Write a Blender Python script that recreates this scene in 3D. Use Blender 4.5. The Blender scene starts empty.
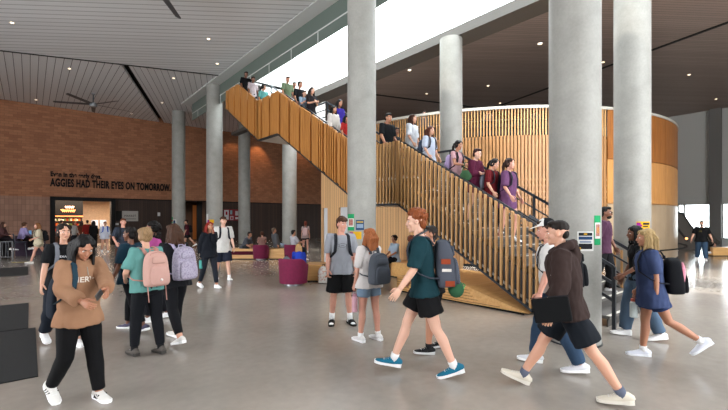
import bpy, bmesh, math, random
from mathutils import Vector, Matrix, Euler, noise
random.seed(7)
SC = bpy.context.scene
COL = SC.collection
PI = math.pi
# ------------------------------------------------------------------ camera frame helpers
F, CX, HY, CH = 400.0, 364.0, 220.0, 1.75
DX, DY = 0.641, 0.7675            # view direction on the ground (building axes are world axes)
RX, RY = DY, -DX                  # camera right
def gp(px, D, z=0.0):             # ground position from a bearing and a distance
    c = (px-CX)/F*D
    return Vector((DX*D+RX*c, DY*D+RY*c, z))
def fl(px, py):                   # floor point seen at px,py
    return gp(px, F*CH/(py-HY))
def on_x(px, X):                  # point on the plane world-x = X
    r = (px-CX)/F
    return X*(DY-DX*r)/(DX+DY*r)
def on_y(px, Y):
    r = (px-CX)/F
    return Y*(DX+DY*r)/(DY-DX*r)
def dist(X, Y): return DX*X+DY*Y
def zat(py, D): return CH+(HY-py)/F*D
def face(phi):                    # 0 = camera right, 90 = away, 180 = camera left, 270 = to camera -> world heading of +Y local
    a = math.radians(phi)
    dx = math.cos(a)*RX+math.sin(a)*DX; dy = math.cos(a)*RY+math.sin(a)*DY
    return math.atan2(dy, dx)-PI/2
# ------------------------------------------------------------------ materials
MATS = {}
def rgb(h):
    if isinstance(h, str):
        h = h.lstrip('#'); v = [int(h[i:i+2], 16)/255 for i in (0, 2, 4)]
        return tuple(x/12.92 if x <= .04045 else ((x+.055)/1.055)**2.4 for x in v)
    return tuple(h)
def nodes(name):
    m = bpy.data.materials.new(name); m.use_nodes = True
    nt = m.node_tree; b = nt.nodes['Principled BSDF']
    return m, nt, b
def mat(name, col, rough=.6, metal=0., var=.0, vscale=8., bump=0., bscale=60., spec=None, sheen=0.):
    if name in MATS: return MATS[name]
    m, nt, b = nodes(name); c = rgb(col); N = nt.nodes; L = nt.links
    b.inputs['Roughness'].default_value = rough; b.inputs['Metallic'].default_value = metal
    if spec is not None: b.inputs['Specular IOR Level'].default_value = spec
    b.inputs['Base Color'].default_value = (*c, 1)
    if var > 0:
        tc = N.new('ShaderNodeTexCoord'); n = N.new('ShaderNodeTexNoise'); n.inputs['Scale'].default_value = vscale; n.inputs['Detail'].default_value = 5
        r = N.new('ShaderNodeValToRGB'); L.new(tc.outputs['Object'], n.inputs['Vector']); L.new(n.outputs['Fac'], r.inputs['Fac'])
        r.color_ramp.elements[0].position = .3; r.color_ramp.elements[1].position = .7
        r.color_ramp.elements[0].color = (*[x*(1-var) for x in c], 1); r.color_ramp.elements[1].color = (*[min(1, x*(1+var)) for x in c], 1)
        L.new(r.outputs['Color'], b.inputs['Base Color'])
    if bump > 0:
        tc = N.new('ShaderNodeTexCoord'); n = N.new('ShaderNodeTexNoise'); n.inputs['Scale'].default_value = bscale
        bp = N.new('ShaderNodeBump'); bp.inputs['Strength'].default_value = bump; bp.inputs['Distance'].default_value = .02
        L.new(tc.outputs['Object'], n.inputs['Vector']); L.new(n.outputs['Fac'], bp.inputs['Height']); L.new(bp.outputs['Normal'], b.inputs['Normal'])
    MATS[name] = m; return m
def emit(name, col, s):
    if name in MATS: return MATS[name]
    m, nt, b = nodes(name); c = rgb(col)
    b.inputs['Base Color'].default_value = (*c, 1); b.inputs['Emission Color'].default_value = (*c, 1); b.inputs['Emission Strength'].default_value = s
    MATS[name] = m; return m
def stripes(name, col, col2, pitch, ang, gap=.08, rough=.6, metal=0., var=.08, bump=.5):
    """planks: thin dark joints every `pitch` metres, running along direction `ang` (radians from world +Y toward +X)"""
    if name in MATS: return MATS[name]
    m, nt, b = nodes(name); N = nt.nodes; L = nt.links
    tc = N.new('ShaderNodeTexCoord'); mp = N.new('ShaderNodeMapping'); mp.inputs['Rotation'].default_value = (0, 0, ang)
    L.new(tc.outputs['Object'], mp.inputs['Vector'])
    sp = N.new('ShaderNodeSeparateXYZ'); L.new(mp.outputs['Vector'], sp.inputs[0])
    d = N.new('ShaderNodeMath'); d.operation = 'DIVIDE'; d.inputs[1].default_value = pitch; L.new(sp.outputs['X'], d.inputs[0])
    fr = N.new('ShaderNodeMath'); fr.operation = 'FRACT'; L.new(d.outputs[0], fr.inputs[0])
    fo = N.new('ShaderNodeMath'); fo.operation = 'FLOOR'; L.new(d.outputs[0], fo.inputs[0])
    wn = N.new('ShaderNodeTexWhiteNoise'); wn.noise_dimensions = '1D'; L.new(fo.outputs[0], wn.inputs['W'])
    lt = N.new('ShaderNodeMath'); lt.operation = 'LESS_THAN'; lt.inputs[1].default_value = gap; L.new(fr.outputs[0], lt.inputs[0])
    c, c2 = rgb(col), rgb(col2)
    mx0 = N.new('ShaderNodeMix'); mx0.data_type = 'RGBA'; L.new(wn.outputs['Value'], mx0.inputs[0])
    mx0.inputs[6].default_value = (*[x*(1-var) for x in c], 1); mx0.inputs[7].default_value = (*[min(1, x*(1+var)) for x in c], 1)
    mx = N.new('ShaderNodeMix'); mx.data_type = 'RGBA'; L.new(lt.outputs[0], mx.inputs[0]); L.new(mx0.outputs[2], mx.inputs[6]); mx.inputs[7].default_value = (*c2, 1)
    L.new(mx.outputs[2], b.inputs['Base Color']); b.inputs['Roughness'].default_value = rough; b.inputs['Metallic'].default_value = metal
    bp = N.new('ShaderNodeBump'); bp.inputs['Strength'].default_value = bump; bp.inputs['Distance'].default_value = .03; bp.invert = True
    L.new(lt.outputs[0], bp.inputs['Height']); L.new(bp.outputs['Normal'], b.inputs['Normal'])
    MATS[name] = m; return m
def wood(name, c1, c2, scale=(3, 3, .25), rough=.45):
    if name in MATS: return MATS[name]
    m, nt, b = nodes(name); N = nt.nodes; L = nt.links
    tc = N.new('ShaderNodeTexCoord'); mp = N.new('ShaderNodeMapping'); mp.inputs['Scale'].default_value = scale
    n = N.new('ShaderNodeTexNoise'); n.inputs['Scale'].default_value = 6; n.inputs['Detail'].default_value = 6; n.inputs['Distortion'].default_value = .6
    r = N.new('ShaderNodeValToRGB'); r.color_ramp.elements[0].position = .3; r.color_ramp.elements[1].position = .7
    r.color_ramp.elements[0].color = (*rgb(c1), 1); r.color_ramp.elements[1].color = (*rgb(c2), 1)
    L.new(tc.outputs['Object'], mp.inputs['Vector']); L.new(mp.outputs['Vector'], n.inputs['Vector']); L.new(n.outputs['Fac'], r.inputs['Fac']); L.new(r.outputs['Color'], b.inputs['Base Color'])
    b.inputs['Roughness'].default_value = rough
    MATS[name] = m; return m
# ------------------------------------------------------------------ meshes
def tag(o, label=None, cat=None, group=None, kind=None):
    if label: o['label'] = label
    if cat: o['category'] = cat
    if group: o['group'] = group
    if kind: o['kind'] = kind
    return o
def empty(name, loc, rz=0., label=None, cat=None, group=None):
    o = bpy.data.objects.new(name, None); COL.objects.link(o); o.location = loc; o.rotation_euler = (0, 0, rz); o.empty_display_size = .1
    return tag(o, label, cat, group)
def obj(name, bm, m, parent=None, smooth=False, loc=None):
    me = bpy.data.meshes.new(name)
    if isinstance(bm, bmesh.types.BMesh):
        bmesh.ops.recalc_face_normals(bm, faces=bm.faces[:])
        bm.to_mesh(me); bm.free()
    else:
        me = bm
    o = bpy.data.objects.new(name, me); COL.objects.link(o)
    if m:
        for mm in (m if isinstance(m, (list, tuple)) else [m]): me.materials.append(mm)
    if smooth:
        for p in me.polygons: p.use_smooth = True
    if parent: o.parent = parent
    if loc is not None: o.location = loc
    return o
def struct(name, bm, m, **k):
    o = obj(name, bm, m, **k); o['kind'] = 'structure'; return o
def B(): return bmesh.new()
def box(bm, x0, x1, y0, y1, z0, z1, mi=0):
    v = [bm.verts.new((x, y, z)) for x in (x0, x1) for y in (y0, y1) for z in (z0, z1)]
    for f in ((0, 1, 3, 2), (4, 6, 7, 5), (0, 4, 5, 1), (2, 3, 7, 6), (0, 2, 6, 4), (1, 5, 7, 3)):
        bm.faces.new([v[i] for i in f]).material_index = mi
    return bm
def prism(bm, pts, a0, a1, axis='x'):
    """extrude a closed outline; axis x: pts=(y,z); y: pts=(x,z); z: pts=(x,y)"""
    def P(p, a): return (a, p[0], p[1]) if axis == 'x' else ((p[0], a, p[1]) if axis == 'y' else (p[0], p[1], a))
    A = [bm.verts.new(P(p, a0)) for p in pts]; C = [bm.verts.new(P(p, a1)) for p in pts]; n = len(pts)
    bm.faces.new(A); bm.faces.new(C[::-1])
    for i in range(n): bm.faces.new((A[i], A[(i+1) % n], C[(i+1) % n], C[i]))
    return bm
def tube(bm, pts, r, seg=8, cap=True, ry=None, up=None):
    """sweep a circle (r per point or one value; ry = second radius) along points"""
    pts = [Vector(p) for p in pts]; n = len(pts)
    rs = r if isinstance(r, (list, tuple)) else [r]*n
    rys = rs if ry is None else (ry if isinstance(ry, (list, tuple)) else [ry]*n)
    rings = []; ref = Vector(up) if up else None
    for i, p in enumerate(pts):
        t = (pts[min(i+1, n-1)]-pts[max(i-1, 0)])
        t = t.normalized() if t.length > 1e-9 else Vector((0, 0, 1))
        a = ref if ref is not None else (Vector((0, 0, 1)) if abs(t.z) < .95 else Vector((1, 0, 0)))
        u = (a-t*a.dot(t)); u = u.normalized() if u.length > 1e-6 else t.orthogonal().normalized()
        w = t.cross(u)
        if ref is None: ref = u
        else: ref = u if up is None else Vector(up)
        rings.append([bm.verts.new(p+u*(rs[i]*math.cos(2*PI*k/seg))+w*(rys[i]*math.sin(2*PI*k/seg))) for k in range(seg)])
    for i in range(n-1):
        for k in range(seg): bm.faces.new((rings[i][k], rings[i][(k+1) % seg], rings[i+1][(k+1) % seg], rings[i+1][k]))
    if cap: bm.faces.new(rings[0][::-1]); bm.faces.new(rings[-1])
    return bm
def bar(bm, a, b, w, h=None):     # rectangular bar between two points, w horizontal, h vertical
    h = h or w; a, b = Vector(a), Vector(b); t = (b-a).normalized()
    up = Vector((0, 0, 1)) if abs(t.z) < .98 else Vector((1, 0, 0))
    s = t.cross(up).normalized(); u = s.cross(t)
    v = [bm.verts.new(p+s*(i*w/2)+u*(j*h/2)) for p in (a, b) for i, j in ((-1, -1), (1, -1), (1, 1), (-1, 1))]
    for f in ((0, 1, 2, 3), (7, 6, 5, 4), (0, 4, 5, 1), (1, 5, 6, 2), (2, 6, 7, 3), (3, 7, 4, 0)): bm.faces.new([v[i] for i in f])
    return bm
def ball(bm, c, r, seg=14, rot=None):
    r = r if isinstance(r, (tuple, list)) else (r, r, r)
    M = Matrix.Translation(c) @ (rot.to_4x4() if rot is not None else Matrix.Identity(4)) @ Matrix.Diagonal((*r, 1))
    bmesh.ops.create_uvsphere(bm, u_segments=seg, v_segments=max(6, seg*2//3), radius=1, matrix=M); return bm
def cyl(bm, c, r, z0, z1, seg=32): return tube(bm, [(c[0], c[1], z0), (c[0], c[1], z1)], r, seg, up=(1, 0, 0))
def bev(o, w=.01, s=2):
    md = o.modifiers.new('b', 'BEVEL'); md.width = w; md.segments = s; md.limit_method = 'ANGLE'; return o
def letters(name, txt, m, parent, mtx, size, width=None, ext=.01, off=0., align='LEFT'):
    cu = bpy.data.curves.new('t', 'FONT'); cu.body = txt; cu.size = size; cu.extrude = ext; cu.offset = off; cu.space_character = 1.08; cu.align_x = align
    t = bpy.data.objects.new('t', cu); COL.objects.link(t)
    dg = bpy.context.evaluated_depsgraph_get(); me = bpy.data.meshes.new_from_object(t.evaluated_get(dg)); bpy.data.objects.remove(t)
    if width and len(me.vertices):
        xs = [v.co.x for v in me.vertices]; k = width/(max(xs)-min(xs)); x0 = min(xs) if align == 'LEFT' else 0
        for v in me.vertices: v.co.x = (v.co.x-x0)*k
    me.transform(mtx); return obj(name, me, m, parent)
# ------------------------------------------------------------------ surfaces
concrete = None
def mk_concrete():
    m, nt, b = nodes('concrete_column'); N = nt.nodes; L = nt.links
    tc = N.new('ShaderNodeTexCoord'); n1 = N.new('ShaderNodeTexNoise'); n1.inputs['Scale'].default_value = 1.6; n1.inputs['Detail'].default_value = 9
    n1.inputs['Roughness'].default_value = .62
    n2 = N.new('ShaderNodeTexNoise'); n2.inputs['Scale'].default_value = 28; n2.inputs['Detail'].default_value = 4
    mx = N.new('ShaderNodeMath'); mx.operation = 'MULTIPLY_ADD'; mx.inputs[1].default_value = .3
    L.new(tc.outputs['Object'], n1.inputs['Vector']); L.new(tc.outputs['Object'], n2.inputs['Vector'])
    L.new(n2.outputs['Fac'], mx.inputs[0]); L.new(n1.outputs['Fac'], mx.inputs[2])
    r = N.new('ShaderNodeValToRGB'); r.color_ramp.elements[0].position = .45; r.color_ramp.elements[1].position = .85
    r.color_ramp.elements[0].color = (*rgb('#807f7a'), 1); r.color_ramp.elements[1].color = (*rgb('#979690'), 1)
    L.new(mx.outputs[0], r.inputs['Fac']); L.new(r.outputs['Color'], b.inputs['Base Color']); b.inputs['Roughness'].default_value = .62
    return m
concrete = mk_concrete()
def mk_floor():
    m, nt, b = nodes('polished_floor'); N = nt.nodes; L = nt.links
    tc = N.new('ShaderNodeTexCoord'); n1 = N.new('ShaderNodeTexNoise'); n1.inputs['Scale'].default_value = .35; n1.inputs['Detail'].default_value = 8
    n2 = N.new('ShaderNodeTexNoise'); n2.inputs['Scale'].default_value = 9; n2.inputs['Detail'].default_value = 8
    mx = N.new('ShaderNodeMath'); mx.operation = 'MULTIPLY_ADD'; mx.inputs[1].default_value = .25
    L.new(tc.outputs['Object'], n1.inputs['Vector']); L.new(tc.outputs['Object'], n2.inputs['Vector'])
    L.new(n2.outputs['Fac'], mx.inputs[0]); L.new(n1.outputs['Fac'], mx.inputs[2])
    r = N.new('ShaderNodeValToRGB'); r.color_ramp.elements[0].position = .4; r.color_ramp.elements[1].position = .85
    r.color_ramp.elements[0].color = (*rgb('#7f7870'), 1); r.color_ramp.elements[1].color = (*rgb('#9b938a'), 1)
    L.new(mx.outputs[0], r.inputs['Fac']); L.new(r.outputs['Color'], b.inputs['Base Color'])
    r2 = N.new('ShaderNodeMapRange'); r2.inputs[3].default_value = .13; r2.inputs[4].default_value = .27; L.new(n2.outputs['Fac'], r2.inputs[0]); L.new(r2.outputs[0], b.inputs['Roughness'])
    return m
floor_m = mk_floor()
def brick(name, c1, c2, c3, bw, bh, off, m_=.01, mort=.006):
    m, nt, b = nodes(name); N = nt.nodes; L = nt.links
    tc = N.new('ShaderNodeTexCoord'); mp = N.new('ShaderNodeMapping'); mp.inputs['Rotation'].default_value = (-PI/2, 0, 0)
    br = N.new('ShaderNodeTexBrick'); br.offset = off; br.inputs['Scale'].default_value = 1; br.inputs['Brick Width'].default_value = bw; br.inputs['Row Height'].default_value = bh
    br.inputs['Mortar Size'].default_value = mort; br.inputs['Bias'].default_value = 0
    br.inputs['Color1'].default_value = (*rgb(c1), 1); br.inputs['Color2'].default_value = (*rgb(c2), 1); br.inputs['Mortar'].default_value = (*rgb(c3), 1)
    L.new(tc.outputs['Object'], mp.inputs['Vector']); L.new(mp.outputs['Vector'], br.inputs['Vector'])
    L.new(br.outputs['Color'], b.inputs['Base Color']); b.inputs['Roughness'].default_value = .85
    bp = N.new('ShaderNodeBump'); bp.inputs['Strength'].default_value = .6; bp.inputs['Distance'].default_value = .02; bp.invert = True
    L.new(br.outputs['Fac'], bp.inputs['Height']); L.new(bp.outputs['Normal'], b.inputs['Normal']); return m
brick_up = brick('brick_upper', '#9c6a4b', '#86583d', '#6f4a35', .40, .16, .5)
brick_lo = brick('brick_stacked', '#987462', '#856453', '#6a5042', .20, .34, 0., mort=.008)
darkwood = stripes('dark_wood_cladding', '#33231a', '#0e0907', .145, 0, gap=.09, rough=.8, var=.28)
ceilA = stripes('ceiling_planks_front', '#d2d3d4', '#9a9a9a', .30, math.radians(-(90-36)), gap=.14, rough=.5, var=.04)
ceilB = stripes('ceiling_planks_left', '#d2d3d4', '#3a3838', .30, 0, gap=.07, rough=.5, var=.04)
ceilC = stripes('ceiling_planks_mid', '#cccccd', '#4a4848', .30, math.radians(20.7), gap=.07, rough=.5, var=.04)
ceilD = stripes('ceiling_planks_brown', '#8f7d74', '#5c4e47', .15, math.radians(-(90-36)), gap=.12, rough=.45, var=.1)
white_p = mat('white_plaster', '#cfcfca', .7)
grey_sof = mat('grey_soffit', '#c8c9c7', .55)
glass_grey = mat('grey_green_panel', '#5f6b64', .3)
black = mat('black_steel', '#0c0c0d', .7, spec=.2)
steel = mat('dark_steel', '#2a2f36', .4, .3)
oak = wood('oak_slats', '#a97c4a', '#c39762')
oak_d = wood('oak_panels', '#a9733c', '#c08a50')
oak_r = wood('oak_drum', '#87603a', '#a6794b')
oak_b = wood('oak_bench', '#d29c5c', '#e6b778', (.3, 3, 3), .35)
wallgrey = mat('grey_wall', '#b4b4b0', .8)
H = 9.1
# floor
bm = B(); box(bm, -14, 48, -12, 33.4, -.15, 0); struct('floor', bm, floor_m)
# back wall (world y = 33): openings for the cafe and a recess
WY = 33.0; BZ = 3.25
cx0, cx1 = on_y(50, WY), on_y(115, WY); rx0, rx1 = on_y(183, WY), on_y(207, WY)
bm = B(); box(bm, -14, 40, WY, WY+.4, BZ, H+.5); box(bm, -14, cx0, WY, WY+.4, 0, BZ, 1)
box(bm, cx1, rx0, WY, WY+.4, 0, BZ, 2); box(bm, rx1, 40, WY, WY+.4, 0, BZ, 2)
struct('wall_back', bm, [brick_up, brick_lo, darkwood])
bm = B(); box(bm, cx0, rx0, WY-.03, WY, BZ-.04, BZ+.04); box(bm, rx0, 40, WY-.03, WY, BZ-.04, BZ+.04); struct('trim_1', bm, black)
# cafe room behind
bm = B(); box(bm, cx0-1, cx1+3, WY+6, WY+6.2, 0, BZ); struct('wall_cafe', bm, mat('cafe_wall', '#d8bda0', .7, var=.1))
bm = B(); box(bm, cx0-1.2, cx0-1, WY+.4, WY+6, 0, BZ); box(bm, cx1+3, cx1+3.2, WY+.4, WY+6, 0, BZ); struct('wall_cafe_sides', bm, mat('cafe_wall', '#9a6a4a', .7))
bm = B(); box(bm, cx0-1.2, cx1+3.2, WY+.4, WY+6.2, BZ, BZ+.15); struct('ceiling_cafe', bm, mat('cafe_ceiling', '#6a5040', .8))
bm = B(); box(bm, -14, 48, WY+.4, WY+7, -.15, .0); struct('floor_cafe', bm, floor_m)
# portal frame
bm = B(); w = .26
box(bm, cx0, cx0+w, WY-.25, WY+.4, 0, BZ); box(bm, cx1-w, cx1, WY-.25, WY+.4, 0, BZ); box(bm, cx0+w, cx1-w, WY-.25, WY+.4, BZ-.2, BZ)
struct('door_1', bm, black)
# recess
bm = B(); box(bm, rx0, rx1+.3, WY+2.6, WY+2.8, 0, BZ); box(bm, rx0-.2, rx0, WY+.4, WY+2.8, 0, BZ); box(bm, rx1, rx1+.2, WY+.4, WY+2.8, 0, BZ)
box(bm, rx0-.2, rx1+.2, WY+.4, WY+2.8, BZ, BZ+.1)
struct('wall_recess', bm, mat('recess_brown', '#5b4436', .7))
bm = B(); box(bm, on_y(197, WY+1.2), rx1, WY+1.2, WY+1.3, 0, BZ); struct('door_2', bm, mat('recess_dark_door', '#0f0d0c', .5))
bm = B(); box(bm, on_y(193, WY+2.5), on_y(196.5, WY+2.5), WY+2.5, WY+2.6, .1, BZ-.25); struct('trim_lit_strip', bm, emit('recess_glow', '#a06030', .35))  # emissive strip imitates the warm-lit strip inside the recess
# ceilings
slot_d = Vector((math.sin(math.radians(20.7)), math.cos(math.radians(20.7))))
P0 = Vector((3.25, 21.85)); bd = Vector((8.25, -3.05)).normalized()
def bl(x): t = (x-P0.x)/bd.x; return (x, P0.y+bd.y*t)
def sl(y, dx=0): t = (y-P0.y)/slot_d.y; return (P0.x+dx+slot_d.x*t, y)
XB = 7.35; YE = 26.5; Y2 = 20.5
bm = B(); prism(bm, [(-14, -12), (XB, -12), bl(XB), bl(-14)], H, H+.2, 'z'); struct('ceiling_front', bm, ceilA)
bm = B(); prism(bm, [bl(-14), bl(P0.x), sl(WY), (-14, WY)], H+.04, H+.2, 'z'); struct('ceiling_left', bm, ceilB)
s0 = bl(P0.x+.3)
bm = B(); prism(bm, [s0, bl(XB), (XB, YE), (14, YE), (14, WY), sl(WY, .35)], H+.04, H+.2, 'z'); struct('ceiling_middle', bm, ceilC)
bm = B(); prism(bm, [bl(P0.x-.05), s0, sl(WY, .4), sl(WY, -.05)], H+.35, H+.4, 'z'); struct('trim_3', bm, black)
bm = B(); prism(bm, [(14, -12), (48, -12), (48, 40), (14, 40)], H, H+.2, 'z'); struct('ceiling_right', bm, ceilD)
bm = B(); a = (19.9, 2.75); b_ = (23.4, 14.96)
bar(bm, (18.2, -3.2, H-.01), (23.4, 14.96, H-.01), .16, .03); bar(bm, (23.4, 14.96, H-.01), (15.4, 17.6, H-.01), .16, .03); bar(bm, (23.4, 14.96, H-.01), (30, 16, H-.01), .1, .03)
struct('trim_4', bm, mat('dark_groove', '#0c0b0b', .8))
# ceiling seam between the front planks and the rest
bm = B(); p, q = bl(-14), bl(XB); bar(bm, (p[0], p[1], H-.01), (q[0], q[1], H-.01), .08, .03); struct('trim_5', bm, mat('dark_groove', '#0c0b0b', .8))
bm = B(); box(bm, -14.4, XB-.05, -12.4, 40, 9.6, 9.8); box(bm, 14, 48, -12.4, 40, 9.6, 9.8); struct('ceiling_leak_cover', bm, mat('leak_cover_slab', '#555555', .9))  # unseen slabs added to stop sky light leaking through the ceiling seams
# atrium opening bulkheads
bm = B(); box(bm, XB, 7.9, -12, YE+.4, H-.02, H+.1); box(bm, 7.9, 9.87, YE, YE+.4, H-.02, H+.1); struct('trim_6', bm, grey_sof)
bm = B(); box(bm, 7.9, 7.93, -12, YE, 8.07, H); box(bm, 7.93, 9.87, YE-.03, YE, 8.8, H); struct('trim_7', bm, glass_grey)
bm = B()
for i in range(20): y = YE-1.2-i*1.9; box(bm, 7.885, 7.9, y, y+.04, 8.07, 8.5)
box(bm, 7.88, 7.9, -12, YE, 8.47, 8.51); struct('trim_8', bm, grey_sof)
bm = B(); box(bm, 9.87, 10.6, -12, Y2, 7.3, 7.6); struct('trim_9', bm, mat('grey_beam', '#4e4b47', .6))
bm = B(); box(bm, 10.6, 11.0, -12, YE+.4, 7.55, 7.75); struct('trim_10', bm, mat('grey_beam', '#4e4b47', .6))
bm = B(); box(bm, XB, 14, Y2, Y2+.3, H+.1, 11.2); box(bm, 9.87, 14, Y2, Y2+.3, 7.6, H+.1); struct('wall_atrium_end', bm, white_p)
bm = B(); box(bm, 7.93, 14, Y2, YE, H+.04, H+.2); struct('ceiling_upper_landing', bm, ceilC)
bm = B(); box(bm, XB-.05, 14, Y2+.3, 40, 9.6, 9.8); struct('ceiling_leak_cover_end', bm, mat('leak_cover_slab', '#555555', .9))  # same added light-blocking cover, continued past the end of the opening
# glazing above the opening: clear panes in thin frames
def mk_glass(name, tint, mixv):
    m = bpy.data.materials.new(name); m.use_nodes = True; nt = m.node_tree; N = nt.nodes; L = nt.links
    N.remove(N['Principled BSDF']); t = N.new('ShaderNodeBsdfTransparent'); t.inputs[0].default_value = (*tint, 1)
    g = N.new('ShaderNodeBsdfGlossy'); g.inputs['Roughness'].default_value = .02; mx = N.new('ShaderNodeMixShader'); mx.inputs[0].default_value = mixv
    L.new(t.outputs[0], mx.inputs[1]); L.new(g.outputs[0], mx.inputs[2]); L.new(mx.outputs[0], N['Material Output'].inputs[0]); return m
glass = mk_glass('clear_glazing', (.94, .97, .97), .06)
bm = B(); box(bm, 9.9, 9.92, -12, Y2, 7.6, 11.0); struct('window_1', bm, glass)
bm = B(); box(bm, 7.3, 9.92, -12, Y2, 11.0, 11.02); struct('window_2', bm, glass)
bm = B(); box(bm, 9.88, 9.94, -12, Y2, 10.96, 11.04); box(bm, 9.89, 9.93, -12, Y2, 9.55, 9.58); struct('trim_11', bm, mat('pale_frame', '#dfe3e4', .5))
# far right wall with windows; drum stands in front of it
wa = gp(672, 33); 
def rw(px, D): return gp(px, D)
# wall plane: world x = const would face the camera from the right-back
RWX = 35.0
def yx(px): return on_x(px, RWX)
def zy(py, px): return zat(py, dist(RWX, yx(px)))
ylist = [(678, 683), (684.5, 709.5), (723, 742)]
zt, zb = zy(205, 690), zy(237, 690)
bm = B(); ys = [yx(600)] + [yx(p) for pr in ylist for p in pr] + [-12.0]
box(bm, RWX, RWX+.4, -12, 40, zt, H); box(bm, RWX, RWX+.4, -12, 40, 0, zb)
for i in range(0, len(ys), 2): box(bm, RWX, RWX+.4, ys[i+1], ys[i], zb, zt)
struct('wall_right', bm, wallgrey)
n = 3
for p0, p1 in ylist:
    bm = B(); box(bm, RWX+.2, RWX+.22, yx(p1), yx(p0), zb, zt); struct('window_%d' % n, bm, glass); n += 1
bm = B(); y0, y1 = yx(710), yx(722); box(bm, RWX-.35, RWX, y1, y0, 0, H); struct('trim_12', bm, mat('dark_grey_pier', '#6a6865', .8))
# side walls far left and behind the camera (glazed fronts, not seen)
bm = B(); box(bm, -14.4, -14, 16, 40, 0, H+.5); box(bm, -14.4, -14, -12, 2, 0, H+.5); struct('wall_left', bm, brick_lo)
bm = B(); box(bm, -14.4, -14, 2, 16, 0, .4); box(bm, -14.4, -14, 2, 16, H-.8, H+.5)
for i in range(7): box(bm, -14.3, -14.1, 2+i*2.33-.06, 2+i*2.33+.06, .4, H-.8)
struct('wall_left_added_glazing', bm, steel)  # unseen glazing, added to bring daylight to the left side
def glazed_front(name, y, x0, x1):
    bm = B(); box(bm, x0, x1, y-.4, y, 0, .4); box(bm, x0, x1, y-.4, y, H-1.2, H)
    k = int((x1-x0)/2.4)
    for i in range(k+1): x = x0+(x1-x0)*i/k; box(bm, x-.06, x+.06, y-.3, y-.1, .4, H-1.2)
    struct(name, bm, steel)
glazed_front('wall_front', -12, -1, 14)
bm = B(); box(bm, -14, -1, -12.4, -12, 0, H+.5); struct('wall_front_light_stop', bm, brick_lo)  # unseen solid stretch, put in to hold daylight off the left floor
bm = B(); box(bm, 14, 48, -12.4, -12, 0, H); struct('wall_front_solid', bm, wallgrey)
# ------------------------------------------------------------------ columns
def column(px, X, label, top, r=.34, Y=None):
    Y = on_x(px, X) if Y is None else Y; bm = B(); seg = 48
    tube(bm, [(0, 0, z) for z in (0, top)], r, seg, up=(1, 0, 0))
    o = obj('concrete_column', bm, concrete, smooth=True, loc=(X, Y, 0))
    e = o.modifiers.new('e', 'EDGE_SPLIT'); e.split_angle = .8
    t = empty('concrete_column', (X, Y, 0), 0, label, 'column', 'round concrete columns of the lobby')
    t['kind'] = 'thing'; o.location = (0, 0, 0); o.parent = t; o.name = 'shaft'
    bm = B(); tube(bm, [(0, 0, 0), (0, 0, .02)], r+.012, seg, up=(1, 0, 0)); obj('base_joint', bm, steel, t)
    return t
C1 = column(574.5, 6.05, 'thick round concrete column standing beside the man in brown hoodie', H-.01)
C3 = column(361.7, 6.05, 'round concrete column behind the ginger haired girl and the man in grey tee', H-.01)
C5 = column(214.5, 7.74, 'round concrete column under the tip of the pale ceiling band, behind the red haired woman', H-.03, .42)
C6 = column(178.6, 7.76, 'slim far concrete column right of the wall lettering', H+.03, .42)
C2 = column(632, 9.95, 'tall concrete column behind the blonde girl in blue, sunlit at its top', 7.3)
C4 = column(451, 9.95, 'concrete column rising behind the stair people, in front of the slatted drum', 7.3)
C8 = column(289.5, 11.76, 'distant concrete column between maroon lounge chairs and dark wall, under the stair', H-.005, .42)
C7 = column(244.3, 12.1, 'distant concrete column right of the maroon notice board', H+.03, .42)
# ------------------------------------------------------------------ staircase
SX0, SX1 = 7.13, 9.35
TOP = [(3.3, 1.45), (3.69, 1.68), (7.2, 3.76), (8.68, 3.78), (13.6, 6.6), (15.3, 6.62), (18.7, 8.62)]
def lerp(tab, y):
    if y <= tab[0][0]: return tab[0][1]
    for (a, za), (b, zb_) in zip(tab, tab[1:]):
        if y <= b: return za+(zb_-za)*(y-a)/(b-a)
    return tab[-1][1]
WALK = [(2.46, 0.0), (7.2, 2.8), (8.68, 2.8), (13.6, 5.55), (15.3, 5.55), (18.7, 7.55), (21, 7.55)]
def ztop(y): return lerp(TOP, y)
def zwalk(y): return lerp(WALK, y)
def zbot(y): return max(0.0, ztop(y)-1.64)
st = empty('staircase', (SX0, 2.6, 0), 0, 'long oak slatted staircase climbing away to the upper left in three flights with two landings', 'staircase')
st['kind'] = 'thing'
st_inv = Matrix.Translation((-SX0, -2.6, 0))
def sp(name, bm, m, label=None):
    bmesh.ops.transform(bm, matrix=st_inv, verts=bm.verts[:]); o = obj(name, bm, m, st)
    if label: o['label'] = label
    return o
# oak fin screens, one per run
def zf(y): return min(ztop(y), 7.85) if y > 15.3 else ztop(y)
oak_u = wood('oak_upper', '#a26a30', '#bb8040')
ys0 = 3.35
runs = [(3.35, 7.25), (7.25, 8.7), (8.7, 13.6), (13.6, 15.3), (15.3, 18.7)]
pitch = .12
for a, b in runs:
    bm = B(); y = a
    while y < b-.02:
        d = .03 if int(round((y-ys0)/pitch)) % 6 == 0 and y > 8.6 else 0
        w_s = .042 if y < 8.7 else (.06 if y < 10.8 else .104)
        if not d: prism(bm, [(y, zbot(y)+.03), (y+w_s, zbot(y+w_s)+.03), (y+w_s, zf(y+w_s)), (y, zf(y))], SX0, SX0+.055)
        y += pitch
    sp('slat_screen', bm, oak if a < 8 else oak_u)
for a, b in runs[2:]:      # closed oak panels behind the fins of the upper runs
    bm = B(); prism(bm, [(a, zbot(a)+.04), (b, zbot(b)+.04), (b, zf(b)-.05), (a, zf(a)-.05)], SX0+.07, SX0+.1); sp('screen_panel', bm, oak_d)
ed = [3.69, 7.2, 8.68, 13.6, 15.3, 18.7]
bm = B()
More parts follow.
